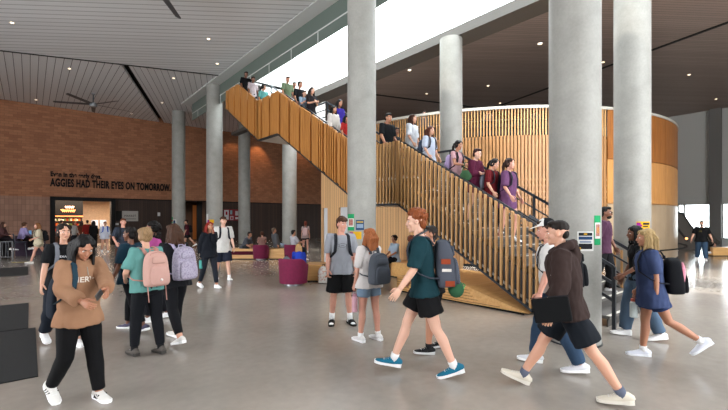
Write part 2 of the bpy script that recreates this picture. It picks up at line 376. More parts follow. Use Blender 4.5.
for a, b in zip(ed, ed[1:]): prism(bm, [(a, max(0, zbot(a)-.0)), (b, zbot(b)), (b, zbot(b)+.05), (a, zbot(a)+.05)], SX0-.01, SX0+.14)
sp('edge_channel', bm, steel)
bm = B()
for a, b in zip(ed, ed[1:]): bar(bm, (SX0+.2, a, zf(a)-.03), (SX0+.2, b, zf(b)-.03), .05, .05)
sp('handrail', bm, steel)
bm = B()
for i, (a, b) in enumerate(zip(ed, ed[1:])):
    prism(bm, [(a, zbot(a)+.0), (b, zbot(b)+.0), (b, zbot(b)+.1), (a, zbot(a)+.1)], SX0+.13, SX1)
sp('underside', bm, mat('stair_soffit', '#d0cec8', .7))
def flight(y0, y1, z0, z1):
    n = round((z1-z0)/.17); r = (z1-z0)/n; g = (y1-y0)/n
    for i in range(n):
        bm = B(); box(bm, SX0+.13, SX1, y0+i*g-.02, y0+(i+1)*g, z0+(i+1)*r-.05, z0+(i+1)*r); t = sp('tread', bm, mat('tread_grey', '#4f4c49', .6))
        bm = B(); box(bm, SX0+.13, SX1, y0+i*g-.025, y0+i*g+.03, z0+(i+1)*r, z0+(i+1)*r+.006); nz = sp('nosing', bm, mat('nosing_pale', '#b8b4aa', .5)); nz.parent = t
    bm = B()
    for i in range(n): box(bm, SX0+.13, SX1, y0+i*g, y0+i*g+.02, z0+i*r, z0+(i+1)*r-.05)
    sp('risers', bm, mat('riser_dark', '#3a3734', .7))
flight(2.46, 7.2, 0, 2.8); flight(8.68, 13.6, 2.8, 5.55); flight(15.3, 18.7, 5.55, 7.55)
for y0, y1, z in ((7.2, 8.7, 2.8), (13.6, 15.32, 5.55), (18.7, 19.2, 7.55)):
    bm = B(); box(bm, SX0+.13, SX1, y0, y1, z-.15, z); sp('landing', bm, mat('tread_grey', '#4f4c49', .6))
bm = B(); prism(bm, [(3.5, 0.02), (3.5, zwalk(3.5)-.1), (7.2, zwalk(7.2)-.12), (8.68, zwalk(8.68)-.12), (8.68, zbot(8.68)+.05), (7.2, zbot(7.2)+.05), (3.75, .06)], SX0+.16, SX0+.18); sp('stringer', bm, mat('stringer_dark', '#23262b', .5))
bm = B(); y = 3.45
while y < 8.6: bar(bm, (SX0+.13, y, zbot(y)+.05), (SX0+.13, y, ztop(y)-.05), .03, .03); y += .48
sp('steel_posts', bm, steel)
# far side rail: posts, three bars
bm = B(); fx = SX1+.02
for dz, w in ((0, .06), (-.3, .03), (-.6, .03), (-.9, .03)):
    tab = [2.3, 3.69, 7.2, 8.68, 13.6, 15.3, 18.7]
    for a, b in zip(tab, tab[1:]):
        za = ztop(3.69)-.593*(3.69-a) if a < 3.69 else ztop(a)
        bar(bm, (fx, a, za+dz), (fx, b, ztop(b)+dz), .04, w)
y = 2.3
while y < 18.6:
    zt_ = ztop(y) if y > 3.69 else 1.68-.593*(3.69-y); bar(bm, (fx, y, max(0, zt_-1.1)), (fx, y, zt_), .05, .05); y += 1.25
sp('far_railing', bm, steel)
bm = B(); y = 2.4
while y < 3.7: box(bm, fx+.03, fx+.06, y, y+.04, max(.02, zwalk(y)-.05), 1.68-.593*(3.69-y)-.1); y += .13
sp('far_slats', bm, oak)
bm = B()   # near lower rail beyond the end of the slats
for dz in (0, -.3, -.6):
    bar(bm, (SX0+.02, 2.34, 1.0+dz*.9), (SX0+.02, 3.75, 1.0+.593*1.41+dz), .04, .045)
bar(bm, (SX0+.02, 2.34, 0), (SX0+.02, 2.34, 1.0), .05, .05)
sp('near_railing', bm, steel)
# oak volume under the far side of the stair, with two door openings
VX = 9.42
def gy(px): return on_x(px, VX)
bm = B(); d0, d1, d2, d3 = gy(322.5), gy(327.5), gy(339), gy(352)
yL, yR = gy(321.3), 7.0
pts = [(yR, 0), (yR, zbot(yR))]
for y in (7.2, 8.68): pts.append((y, zbot(y)))
pts += [(yL, zbot(yL)), (yL, 0), (d0, 0), (d0, 2.25), (d1, 2.25), (d1, 0), (d2, 0), (d2, 2.25), (d3, 2.25), (d3, 0)]
prism(bm, pts, VX, VX+.14); wv = struct('wall_under_stair', bm, stripes('oak_wall_boards', '#d2a878', '#7a5830', .13, PI/2, gap=.1, rough=.5))
bpy.data.materials['oak_wall_boards']
bm = B(); box(bm, VX+.08, VX+.12, d1, d0, 0, 2.25); struct('door_3', bm, mat('pale_door', '#c9ccd0', .4))
bm = B(); box(bm, VX+.08, VX+.12, d3, d2, 0, 2.25); struct('door_4', bm, mat('pale_door', '#c9ccd0', .4))
bm = B(); box(bm, VX+.14, VX+1.6, yL-.3, yL, 0, 5); struct('wall_under_stair_end', bm, oak_d)
# ------------------------------------------------------------------ drum
DC = gp(0, 0); Dd, Dr, DR = 24.0, 6.88, 9.4
DC = Vector((DX*Dd+RX*Dr, DY*Dd+RY*Dr, 0))
dr = empty('drum_room', DC, 0, 'large round oak clad room behind the staircase, slatted with a railing gallery on top', 'room pod'); dr['kind'] = 'thing'
def ringwall(bm, r, t, z0, z1, a0=0, a1=2*PI, seg=120):
    n = int(seg*(a1-a0)/(2*PI)); closed = abs(a1-a0-2*PI) < 1e-6
    R_ = []
    for i in range(n if closed else n+1):
        a = a0+(a1-a0)*i/n; c, s = math.cos(a), math.sin(a)
        R_.append([bm.verts.new((rr*c, rr*s, z)) for rr, z in ((r, z0), (r, z1), (r-t, z1), (r-t, z0))])
    m_ = len(R_)
    for i in range(m_ if closed else m_-1):
        A, C = R_[i], R_[(i+1) % m_]
        for k in range(4): bm.faces.new((A[k], A[(k+1) % 4], C[(k+1) % 4], C[k]))
    if not closed: bm.faces.new(R_[0]); bm.faces.new(R_[-1][::-1])
    return bm
# angles: the side toward the camera is around atan2(-DC)
ac = math.atan2(-DC.y, -DC.x)
def ang_of(px):      # angle on the drum where the bearing px first meets it
    d = Vector((DX+RX*(px-CX)/F, DY+RY*(px-CX)/F)).normalized(); c = Vector((DC.x, DC.y)); b_ = d.dot(c); disc = b_*b_-c.length_squared+DR*DR
    t = b_-math.sqrt(max(0, disc)); p = d*t-c; return math.atan2(p.y, p.x)
aS = ang_of(608); aE = ang_of(340)    # slatted front between these; plain panels to the right of 608
if aS < aE: aS += 2*PI
z1_, z2_, z3_, z4_ = 2.35, 3.3, 4.86, 5.85
arc0, arc1 = min(aS, aE), max(aS, aE)
bm = B(); ringwall(bm, DR-.12, .1, 0, z3_); obj('drum_wall', bm, oak_d, dr)
# fins (slat pattern is one part per band)
def fins(name, z0, z1, pitch_, w, dpt, m, a0, a1, r=DR):
    bm = B(); n = int((a1-a0)*r/pitch_)
    for i in range(n):
        a = a0+(a1-a0)*i/n; M = Matrix.Rotation(a, 4, 'Z')
        v = [bm.verts.new(M @ Vector((r-dpt*(1-x), w*(y-.5), z))) for x in (0, 1) for y in (0, 1) for z in (z0, z1)]
        for f in ((0, 1, 3, 2), (4, 6, 7, 5), (0, 4, 5, 1), (2, 3, 7, 6), (0, 2, 6, 4), (1, 5, 7, 3)): bm.faces.new([v[i2] for i2 in f])
    return obj(name, bm, m, dr)
fins('drum_slats', z2_, z3_, .125, .088, .1, oak_r, arc0, arc1)
fins('gallery_slats', z3_, z4_, .11, .04, .04, oak, arc0, arc1)
fins('lattice_slats', .1, z2_, .125, .085, .1, oak_r, arc0, arc1)
bm = B(); z = z1_-.9
while z < z2_: ringwall(bm, DR-.03, .04, z, z+.06, arc0, arc1); z += .22
obj('lattice_rails', bm, oak, dr)
bm = B(); ringwall(bm, DR+.03, .16, z4_, z4_+.1); obj('coping', bm, mat('pale_coping', '#a8a59c', .5), dr)
# plain panels on the right side
pa0, pa1 = arc1, arc0+2*PI
for zz0, zz1, mm, nm in ((0.12, z1_, mat('bronze_panel', '#a38d72', .3, .0, var=.08, vscale=1.5), 'lower_panel'), (z1_+.03, 4.0, oak_d, 'middle_panel'), (4.03, z4_, wood('oak_panels_dark', '#7e4a1e', '#99602a'), 'upper_panel')):
    bm = B(); np_ = 26
    for i in range(np_):
        a = pa0+(pa1-pa0)*i/np_; b2 = pa0+(pa1-pa0)*(i+1)/np_-.0025; ringwall(bm, DR, .05, zz0, zz1, a, b2, 150)
    obj(nm, bm, mm, dr)
bm = B(); ringwall(bm, DR+.02, .1, 0, .1); obj('plinth', bm, black, dr)
bm = B(); ringwall(bm, DR+.35, .05, .55, .6, pa0, pa1); obj('guard_rail', bm, black, dr)
bm = B(); tube(bm, [(0, 0, z3_-.1), (0, 0, z3_)], DR-.1, 96, up=(1, 0, 0)); obj('gallery_floor', bm, mat('gallery_floor', '#4a4743', .8), dr)
# inner gallery shelves seen behind the gallery slats
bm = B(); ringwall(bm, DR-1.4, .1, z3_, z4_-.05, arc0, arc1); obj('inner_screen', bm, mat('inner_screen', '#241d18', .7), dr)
bm = B()
for z in (z3_+.3, z3_+.6, z3_+.85): ringwall(bm, DR-1.3, .1, z, z+.03, arc0, arc1)
obj('inner_rails', bm, black, dr)
# ------------------------------------------------------------------ people
V = Vector
def remesh(bm, vox, smooth=3, fac=.5):
    me = bpy.data.meshes.new('tmp'); bm.to_mesh(me); bm.free()
    o = bpy.data.objects.new('tmp', me); COL.objects.link(o)
    r = o.modifiers.new('r', 'REMESH'); r.mode = 'VOXEL'; r.voxel_size = vox; r.use_smooth_shade = True
    if smooth: s = o.modifiers.new('s', 'SMOOTH'); s.factor = fac; s.iterations = smooth
    dg = bpy.context.evaluated_depsgraph_get(); out = bpy.data.meshes.new_from_object(o.evaluated_get(dg))
    bpy.data.objects.remove(o); bpy.data.meshes.remove(me)
    for p in out.polygons: p.use_smooth = True
    return out
def inflate(me, d):
    nn = [v.normal.copy() for v in me.vertices]
    for v, n in zip(me.vertices, nn): v.co = v.co+n*d
def ruffle(me, amp, sc, seed=0.):
    off = V((seed*3.1, seed*7.7, seed*1.3)); nn = [v.normal.copy() for v in me.vertices]
    for v, n in zip(me.vertices, nn):
        c = v.co; v.co = c+n*(amp*noise.noise(V((c.x*sc[0], c.y*sc[1], c.z*sc[2]))+off))
def Rx(a): return Matrix.Rotation(math.radians(a), 3, 'X')
def Ry(a): return Matrix.Rotation(math.radians(a), 3, 'Y')
def Rz(a): return Matrix.Rotation(math.radians(a), 3, 'Z')
SK = {'fair': '#c4937a', 'pale': '#cfa38d', 'tan': '#a67257', 'brown': '#724833', 'rose': '#c58f7b'}
def skin(k):
    m = mat('skin_'+k, SK[k], .5); m.node_tree.nodes['Principled BSDF'].inputs['Subsurface Weight'].default_value = .08
    m.node_tree.nodes['Principled BSDF'].inputs['Subsurface Scale'].default_value = .02; return m
def cloth(c, rough=.85): return mat('cloth_'+c.strip('#'), c, rough, var=.06, vscale=5, spec=.2)
def hand(bm, w, d, n, side, s, curl=25, grip=False):
    """w wrist, d direction of the hand, n palm normal, side: vector toward the thumb"""
    d = d.normalized(); n = (n-d*n.dot(d)).normalized(); t = (side-d*side.dot(d)-n*side.dot(n)).normalized()
    def P(a, b, c): return w+d*(a*s)+t*(b*s)+n*(c*s)
    tube(bm, [P(-.015, 0, 0), P(.02, 0, 0), P(.055, 0, .002), P(.09, 0, .004), P(.098, 0, .005)], [.026*s, .033*s, .041*s, .039*s, .03*s], 10, ry=[.019*s, .017*s, .015*s, .013*s, .009*s], up=t)
    for i, (b, L, r) in enumerate(((.030, .068, .0088), (.010, .076, .0090), (-.010, .070, .0086), (-.029, .056, .0078))):
        cu = math.radians(curl*(1+.12*i)); p = P(.085, b, .004); sp_ = (b*.9)
        dd = (d*math.cos(cu*.4)+n*math.sin(cu*.4)+t*sp_*2).normalized(); p1 = p+dd*(L*.45*s)
        d2 = (d*math.cos(cu*1.3)+n*math.sin(cu*1.3)+t*sp_).normalized(); p2 = p1+d2*(L*.32*s)
        d3 = (d*math.cos(cu*2.0)+n*math.sin(cu*2.0)).normalized(); p3 = p2+d3*(L*.25*s)
        tube(bm, [p-dd*.02*s, p1, p2, p3, p3+d3*.004*s], [r*s, r*s, r*.93*s, r*.82*s, r*.4*s], 8)
    p = P(.012, .026, .004); a = (d*.62+t*.62+n*.45).normalized(); b_ = (d*.85+t*.12+n*.5).normalized()
    tube(bm, [p-a*.01*s, p+a*.038*s, p+a*.038*s+b_*.03*s, p+a*.038*s+b_*.055*s, p+a*.038*s+b_*.06*s], [.013*s, .0115*s, .0105*s, .0085*s, .004*s], 8)
def person(name_label, px, D, phi, H=1.72, z=0., sex='m', sk='fair', lean=3, yaw=0, legs=((12, 5, 0), (-14, 12, 0)), arms=((12, 8, 15, 0), (-12, 8, 15, 0)),
           head=(0, 0), top='#888888', sleeve=.55, fit=.018, hem=-.10, bottom='#222222', blen=.45, bfit=.02, shoe='#e8e8e8', sole='#f2f2f2', sock=None, hair='short', hc='#3a2616', det=2,
           spread=(3, 3), rz=None, collar=None, hood=False, curl=(25, 25), drop=0., barefeet=False, slides=False, group=None, feetyaw=(0, 0), tuck=False, look=None, wide=0., thick=1.0, stripe=False, hairlen=.3):
    """legs: (thigh forward, knee bend, foot pitch) for left (-X) then right (+X); arms: (swing, out, elbow, inward)"""
    s = H/1.75; man = sex == 'm'; vox = (.0075, .012, .02)[2-det] if det else .028
    pos = gp(px, D, z); rot = face(phi-math.degrees(math.atan((px-CX)/F))) if rz is None else rz
    T = empty('person', pos, rot, name_label, 'person', group)
    info = {'root': T, 's': s}
    # --- legs
    def leg(side, i):
        a, k, f = legs[i]; sp_ = math.radians(spread[i]); hip = V((side*.088, 0, 0))
        def dirv(an): an = math.radians(an); return V((side*math.sin(sp_)*math.cos(an), math.sin(an), -math.cos(an)*math.cos(sp_)))
        kn = hip+dirv(a)*.435; an = kn+dirv(a-k)*.415; return hip, kn, an
    L = [leg(-1, 0), leg(1, 1)]
    low = 9
    for i in (0, 1):
        f = math.radians(legs[i][2]); an = L[i][2]
        for (yy, zz) in ((-.07, -.085), (.17, -.085)): low = min(low, an.z+yy*math.sin(f)+zz*math.cos(f))
    hz = -low-drop; P0_ = V((0, 0, hz))
    L = [[(p+P0_)*s for p in l] for l in L]
    info['legs'] = L; info['hip'] = P0_*s
    # --- spine
    TR = Rz(yaw) @ Rx(-lean)
    def spn(x, y, h):   # torso coordinates: h metres above the hip joints (standing hip .92)
        return (P0_+TR @ V((x, y, h)))*s
    shw = .178 if man else .155; shw *= (1+.25*(thick-1))
    armp = []
    for i, sd in ((0, -1), (1, 1)):
        sh = V((sd*shw, -.005, .495))
        if isinstance(arms[i][0], str):      # reach for a point seen at (px, py) and D+dD, or for a local point
            if arms[i][0] == 'px':
                _, qx, qy, dd_ = arms[i][:4]; wpt = gp(qx, D+dd_, zat(qy, D+dd_)); tl = (Matrix.Translation(pos) @ Matrix.Rotation(rot, 4, 'Z')).inverted() @ wpt
                pole = arms[i][4] if len(arms[i]) > 4 else V((sd*.5, -.5, -1))
            else: tl = V(arms[i][1:4])*s; pole = arms[i][4] if len(arms[i]) > 4 else V((sd*.5, -.5, -1))
            tg = TR.inverted() @ (tl/s-P0_); dv = tg-sh; dl = max(.12, min(.53, dv.length)); dn = dv.normalized()
            a_ = (dl*dl+.285**2-.25**2)/(2*dl); hh = math.sqrt(max(0, .285**2-a_*a_)); pp = pole-dn*pole.dot(dn); pp.normalize()
            e = sh+dn*a_+pp*hh; w = sh+dn*dl; d2 = (w-e).normalized(); th_ = V((-sd*.35, .2, 1.)) if abs(d2.z) < .75 else V((0, 1, .2))
            th_ = (th_-d2*th_.dot(d2)).normalized(); nr = th_.cross(d2)*sd
            if nr.dot(V((-sd, 0, 0))) < 0: nr = -nr
            armp.append([(P0_+TR @ q)*s for q in (sh, e, w)]+[TR @ d2, TR @ nr, TR @ th_]); continue
        sw, out, el, inn = arms[i][:4]
        R = Rx(sw) @ Ry(-sd*out)
        d1 = R @ V((0, 0, -1)); e = sh+d1*.285
        # elbow: bend about local X, then swing the forearm inward about the upper arm
        R2 = Matrix.Rotation(math.radians(-sd*inn), 3, d1) @ Matrix.Rotation(math.radians(el), 3, R @ V((1, 0, 0)))
        d2 = R2 @ d1; w = e+d2*.25
        nrm = R2 @ (R @ V((-sd, 0, 0))); thumb = R2 @ (R @ V((0, 1, 0)))
        if len(arms[i]) > 4:    # forearm roll
            rr = Matrix.Rotation(math.radians(sd*arms[i][4]), 3, d2); nrm = rr @ nrm; thumb = rr @ thumb
        armp.append([(P0_+TR @ q)*s for q in (sh, e, w)]+[TR @ d2, TR @ nrm, TR @ thumb])
    info['arms'] = armp; info['TR'] = TR; info['P0'] = P0_
    # --- head frame
    nb = spn(0, -.012, .55); HR = TR @ Rx(lean*.8) @ Rz(head[0]) @ Rx(head[1])
    hc_ = spn(0, .0, .60)+HR @ V((0, .018, .105))*s
    def hp(x, y, zz): return hc_+HR @ V((x, y, zz))*s
    info['head'] = hp; info['HR'] = HR; info['hc'] = hc_
    k = thick
    if man: SEC = [(-.09, .15, .10), (-.02, .165, .112), (.08, .15, .10), (.2, .142, .095), (.34, .168, .112), (.44, .172, .105), (.50, .155, .082), (.54, .085, .062)]
    else: SEC = [(-.09, .155, .10), (-.02, .172, .115), (.06, .155, .105), (.19, .122, .085), (.33, .145, .10), (.40, .142, .105), (.48, .14, .075), (.53, .07, .055)]
    # --- body (one continuous mesh)
    bm = B()
    tube(bm, [spn(0, 0, h) for h, a, b in SEC], [a*k*s*.93 for h, a, b in SEC], 20, ry=[b*k*s*.93 for h, a, b in SEC], up=TR @ V((1, 0, 0)))
    tube(bm, [spn(0, -.01, .50), spn(0, -.008, .56), hp(0, -.018, -.06), hp(0, -.012, 0)], [.064*s if man else .054*s, .054*s if man else .046*s, .053*s if man else .045*s, .05*s], 14)
    for i, (hip, kn, an) in enumerate(L):
        m1 = hip.lerp(kn, .35); m2 = kn.lerp(an, .3); m3 = kn.lerp(an, .75)
        back = V((0, -.012, 0))*s
        tube(bm, [hip+V((0, 0, .05))*s, hip, m1, hip.lerp(kn, .8), kn, kn.lerp(an, .12)+back*.5, m2+back, m3, an, an+V((0, 0, -.03))*s],
             [x*s*(1+.6*(k-1)) for x in (.075, .088, .082, .062, .056, .052, .057, .042, .036, .034)], 14)
        f = Matrix.Rotation(math.radians(legs[i][2]), 3, 'X')
        fy = Rz(-feetyaw[i]*(1 if i else -1))
        tube(bm, [an+fy @ f @ V((0, y, zz))*s for y, zz in ((-.045, -.045), (.0, -.04), (.07, -.055), (.14, -.065))], [.03*s, .036*s, .036*s, .026*s], 10, ry=[.03*s, .03*s, .024*s, .014*s], up=(1, 0, 0))
    for (sh, e, w, dd, nrm, th) in armp:
        j = spn(0, -.005, .47).lerp(sh, .6)
        tube(bm, [j, sh, sh.lerp(e, .3), e.lerp(sh, .12), e, e.lerp(w, .25), e.lerp(w, .75), w], [x*s*(1.0 if man else .86)*(1+.5*(k-1)) for x in (.055, .054, .05, .041, .038, .041, .031, .026)], 12)
    # head
    SC_ = 1.0
    def hb(c, r): ball(bm, hp(*c), tuple(x*s for x in r), 16, HR)
    hb((0, -.014, .028), (.077, .095, .09)); hb((0, .018, -.02), (.064, .07, .08)); hb((0, .03, -.07), (.047, .048, .038)); hb((0, .064, -.095), (.022, .02, .018))
    hb((0, .075, .03), (.045, .016, .012)); hb((.036, .058, -.025), (.022, .02, .02)); hb((-.036, .058, -.025), (.022, .02, .02))
    tube(bm, [hp(0, .082, .014), hp(0, .1, -.018), hp(0, .104, -.03), hp(0, .088, -.038)], [.008*s, .011*s, .014*s, .008*s], 8)
    hb((0, .083, -.06), (.023, .011, .010))
    for q in (-1, 1): hb((q*.079, -.008, -.005), (.009, .019, .03))
    me = remesh(bm, vox*s, 2 if det else 1)
    hb2 = bmesh.new(); hb2.from_mesh(me)
    for i, (sh, e, w, dd, nrm, th) in enumerate(armp): hand(hb2, w, dd, nrm, th, s*(1.0 if man else .92), curl[i])
    for f_ in hb2.faces: f_.smooth = True
    hb2.to_mesh(me); hb2.free()
    T_ = obj('body', me, skin(sk), T)
    # --- top
    if top:
        bm = B(); f = fit; secs = [(h, a, b) for h, a, b in SEC if h > hem+.02]
        a0, b0 = (SEC[1][1], SEC[1][2]) ; lo = [(hem, a0+.03+wide, b0+.022+.4*wide)] if hem < -.05 else [(hem, a0*1.0+wide, b0+.4*wide)]
        if hem < -.05: lo += [(min(-.03, hem*.5), a0+.024+wide*.6, b0+.016)]
        if False: lo += [(hem*.5, a0+.5*wide, b0+.2*wide)]
        S2 = lo+[(h, max(a, (a0*.93 if fit > .014 else a)) if h < .3 else a, max(b, b0*.9 if fit > .014 else b)) for h, a, b in secs if h > -.01]
        S2[-1] = (.528, .09 if man else .078, .062)
        tube(bm, [spn(0, 0, h) for h, a, b in S2], [(a*k+f*(1 if h < .45 else .5))*s for h, a, b in S2], 24, ry=[(b*k+f*(1 if h < .45 else .6))*s for h, a, b in S2], up=TR @ V((1, 0, 0)))
        for (sh, e, w, dd, nrm, th) in armp:
            j = spn(0, -.005, .46).lerp(sh, .55); tot = .285+.25; cut = sleeve*tot
            base = [(j, .06), (sh, .057), (sh.lerp(e, .35), .053)]
            if cut <= .285: pts = base+[(sh.lerp(e, cut/.285), .052)]
            else: pts = base+[(e.lerp(sh, .1), .047), (e, .046), (e.lerp(w, .4), .042), (e.lerp(w, (cut-.285)/.25), .034)]
            if cut <= .285*.35: pts = base[:2]+[(sh.lerp(e, cut/.285), .054)]
            tube(bm, [p for p, r in pts], [(r*(1 if man else .88)*(1+.5*(k-1))+min(f*.8, .028))*s for p, r in pts], 14)
        if hood:
            tube(bm, [spn(-.07, .085, .50), spn(-.105, .01, .555), spn(-.075, -.085, .59), spn(0, -.115, .60), spn(.075, -.085, .59), spn(.105, .01, .555), spn(.07, .085, .50)], .040*s, 12)
            ball(bm, spn(0, -.125, .49), (.09*s, .05*s, .10*s), 16, TR)
        if collar:
            tube(bm, [spn(.068*math.cos(t), -.008+.062*math.sin(t), .545) for t in [2*PI*q/16 for q in range(17)]], .014*s, 8)
        me = remesh(bm, max(.009, vox*1.1)*s, 4 if det > 1 else 2)
        inflate(me, .005*s)
        if det: ruffle(me, .012 if fit > .014 else .006, (9, 9, 6), px); ruffle(me, .007, (24, 24, 14), px+3)
        to = obj('hoodie' if hood else ('sweater' if sleeve > .8 else 'shirt'), me, top if isinstance(top, bpy.types.Material) else cloth(top), T); info['top'] = to
    # --- bottom
    if bottom:
        bm = B(); f = bfit; S3 = [(-.095, .12, .085), (-.04, SEC[1][1], SEC[1][2]), (.03, SEC[1][1]*.98, SEC[1][2]*.98), (.09, SEC[2][1]*.97, SEC[2][2]*.97)]
        tube(bm, [spn(0, 0, h) for h, a, b in S3], [(a*k+.006)*s for h, a, b in S3], 20, ry=[(b*k+.006)*s for h, a, b in S3], up=TR @ V((1, 0, 0)))
        for hip, kn, an in L:
            tot = .85; cut = blen*tot
            pts = [(hip+V((0, 0, .02))*s, .074), (hip.lerp(kn, .14), .088), (hip.lerp(kn, .4), .084)]
            if cut <= .435: pts = pts[:2]+[(hip.lerp(kn, cut/.435), .085)]
            else: pts += [(kn.lerp(hip, .15), .064), (kn, .061), (kn.lerp(an, .3), .060), (kn.lerp(an, (cut-.435)/.415), .044)]
            n_ = len(pts)
            tube(bm, [p for p, r in pts], [(r*(1+.6*(k-1))+f*(.1+1.1*min(1, q/2)))*s for q, (p, r) in enumerate(pts)], 16)
        me = remesh(bm, max(.009, vox*1.1)*s, 3)
        inflate(me, .007*s)
        if det: ruffle(me, .012 if bfit > .01 else .003, (11, 11, 9), px+9)
        obj('shorts' if blen < .6 else 'trousers', me, bottom if isinstance(bottom, bpy.types.Material) else cloth(bottom), T)
    # --- shoes
    for i, (hip, kn, an) in enumerate(L):
        f = Matrix.Rotation(math.radians(legs[i][2]), 3, 'X'); fy = Rz(-feetyaw[i]*(1 if i else -1))
        def fp(x, y, zz): return an+fy @ f @ V((x, y, zz))*s
        if sock:
            d = (kn-an).normalized(); bm = B(); tube(bm, [an+V((0, 0, -.03))*s, an+d*.02*s, an+d*(.10 if slides else .055)*s], [.043*s, .045*s, .046*s], 12)
            if slides: tube(bm, [fp(0, y, zz) for y, zz in ((-.06, -.05), (0, -.045), (.08, -.055), (.16, -.062))], [.034*s, .042*s, .044*s, .03*s], 12, ry=[.03*s, .034*s, .028*s, .018*s], up=(1, 0, 0))
            obj('sock', bm, cloth(sock), T, smooth=True)
        bm = B()
        if slides: tube(bm, [fp(0, .03, -.045), fp(0, .07, -.04), fp(0, .11, -.055)], .054*s, 14, ry=[.04*s, .045*s, .034*s], up=(1, 0, 0))
        else:
            prof = [(-.085, -.05, .02, .022), (-.078, -.042, .034, .036), (-.045, -.03, .041, .05), (.0, -.030, .043, .05), (.05, -.045, .046, .038), (.10, -.056, .05, .03), (.15, -.062, .047, .025), (.185, -.066, .034, .02), (.2, -.068, .015, .010)]
            tube(bm, [fp(0, y, zz) for y, zz, a, b in prof], [a*s for y, zz, a, b in prof], 16, ry=[b*s for y, zz, a, b in prof], up=fy @ V((1, 0, 0)))
        so_ = obj('slide_strap' if slides else 'shoe', bm, cloth(shoe, .6), T, smooth=True)
        bm = B(); out = [(-.03, -.09), (.03, -.09), (.041, -.05), (.037, .0), (.047, .08), (.05, .13), (.042, .18), (.02, .205), (-.02, .205), (-.042, .18), (-.05, .13), (-.047, .08), (-.037, .0), (-.041, -.05)]
        lo_ = [bm.verts.new(fp(x, y, -.086)) for x, y in out]; hi_ = [bm.verts.new(fp(x*1.02, y*1.01, -.058+(.012 if y < -.04 else 0))) for x, y in out]
        bm.faces.new(lo_[::-1]); bm.faces.new(hi_)
        for q in range(len(out)): bm.faces.new((lo_[q], lo_[(q+1) % 14], hi_[(q+1) % 14], hi_[q]))
        o2 = obj('sole', bm, cloth(sole, .6), so_)
        if stripe:
            for yy in (.0, .03, .06):
                for xx in (-1, 1):
                    bm = B(); bar(bm, fp(xx*.043, yy-.012, -.062), fp(xx*.038, yy+.012, -.02), .008*s, .012*s)
                    obj('side_stripe', bm, cloth('#111111'), so_)
        if det > 1 and not slides:
            bm = B()
            for yy, zz in ((.04, -.006), (.062, -.015), (.084, -.024), (.105, -.03)): bar(bm, fp(-.022, yy, zz), fp(.022, yy, zz), .007*s, .006*s)
            obj('laces', bm, cloth('#dcdcdc' if shoe != '#e8e8e8' else '#c9c9c9'), so_)
            if shoe != '#e8e8e8' or True: pass
    # --- face parts
    if det:
        em = [mat('eye_white', '#d8d4cf', .3), mat('eye_dark', '#2a1c14', .3)]
        for q in (-1, 1):
            bm = B(); ball(bm, hp(q*.031, .0735, .006), (.0135*s, .008*s, .0075*s), 10, HR); n0 = len(bm.faces)
            ball(bm, hp(q*.031, .0785, .006), (.0062*s, .0045*s, .0062*s), 8, HR)
            for idx, f_ in enumerate(bm.faces):
                f_.material_index = 1 if idx >= n0 else 0
            obj('eye', bm, em, T, smooth=True)
            bm = B(); tube(bm, [hp(q*.014, .088, .027), hp(q*.03, .086, .031), hp(q*.046, .074, .026)], [.003*s, .0042*s, .0025*s], 6); obj('eyebrow', bm, mat('brow_'+hc.strip('#'), hc, .8), T)
        bm = B(); ball(bm, hp(0, .092, -.061), (.020*s, .0055*s, .0058*s), 10, HR); obj('mouth', bm, mat('lips_'+sk, tuple(c*.72*(1 if j_ == 0 else .66) for j_, c in enumerate(rgb(SK[sk]))), .45), T, smooth=True)
    # --- hair
    if hair: make_hair(T, hair, hc, hp, HR, s, spn, det, px, hairlen)
    info['spn'] = spn; info['T'] = T; info['fit'] = fit; info['k'] = k; info['man'] = man
    return info
def hair_mat(c):
    n = 'hair_'+c.strip('#')
    if n in MATS: return MATS[n]
    m = wood(n, tuple(x*.6 for x in rgb(c)), tuple(min(1, x*1.35) for x in rgb(c)), (26, 26, 1.2), .6); m.node_tree.nodes['Principled BSDF'].inputs['Specular IOR Level'].default_value = .22; return m
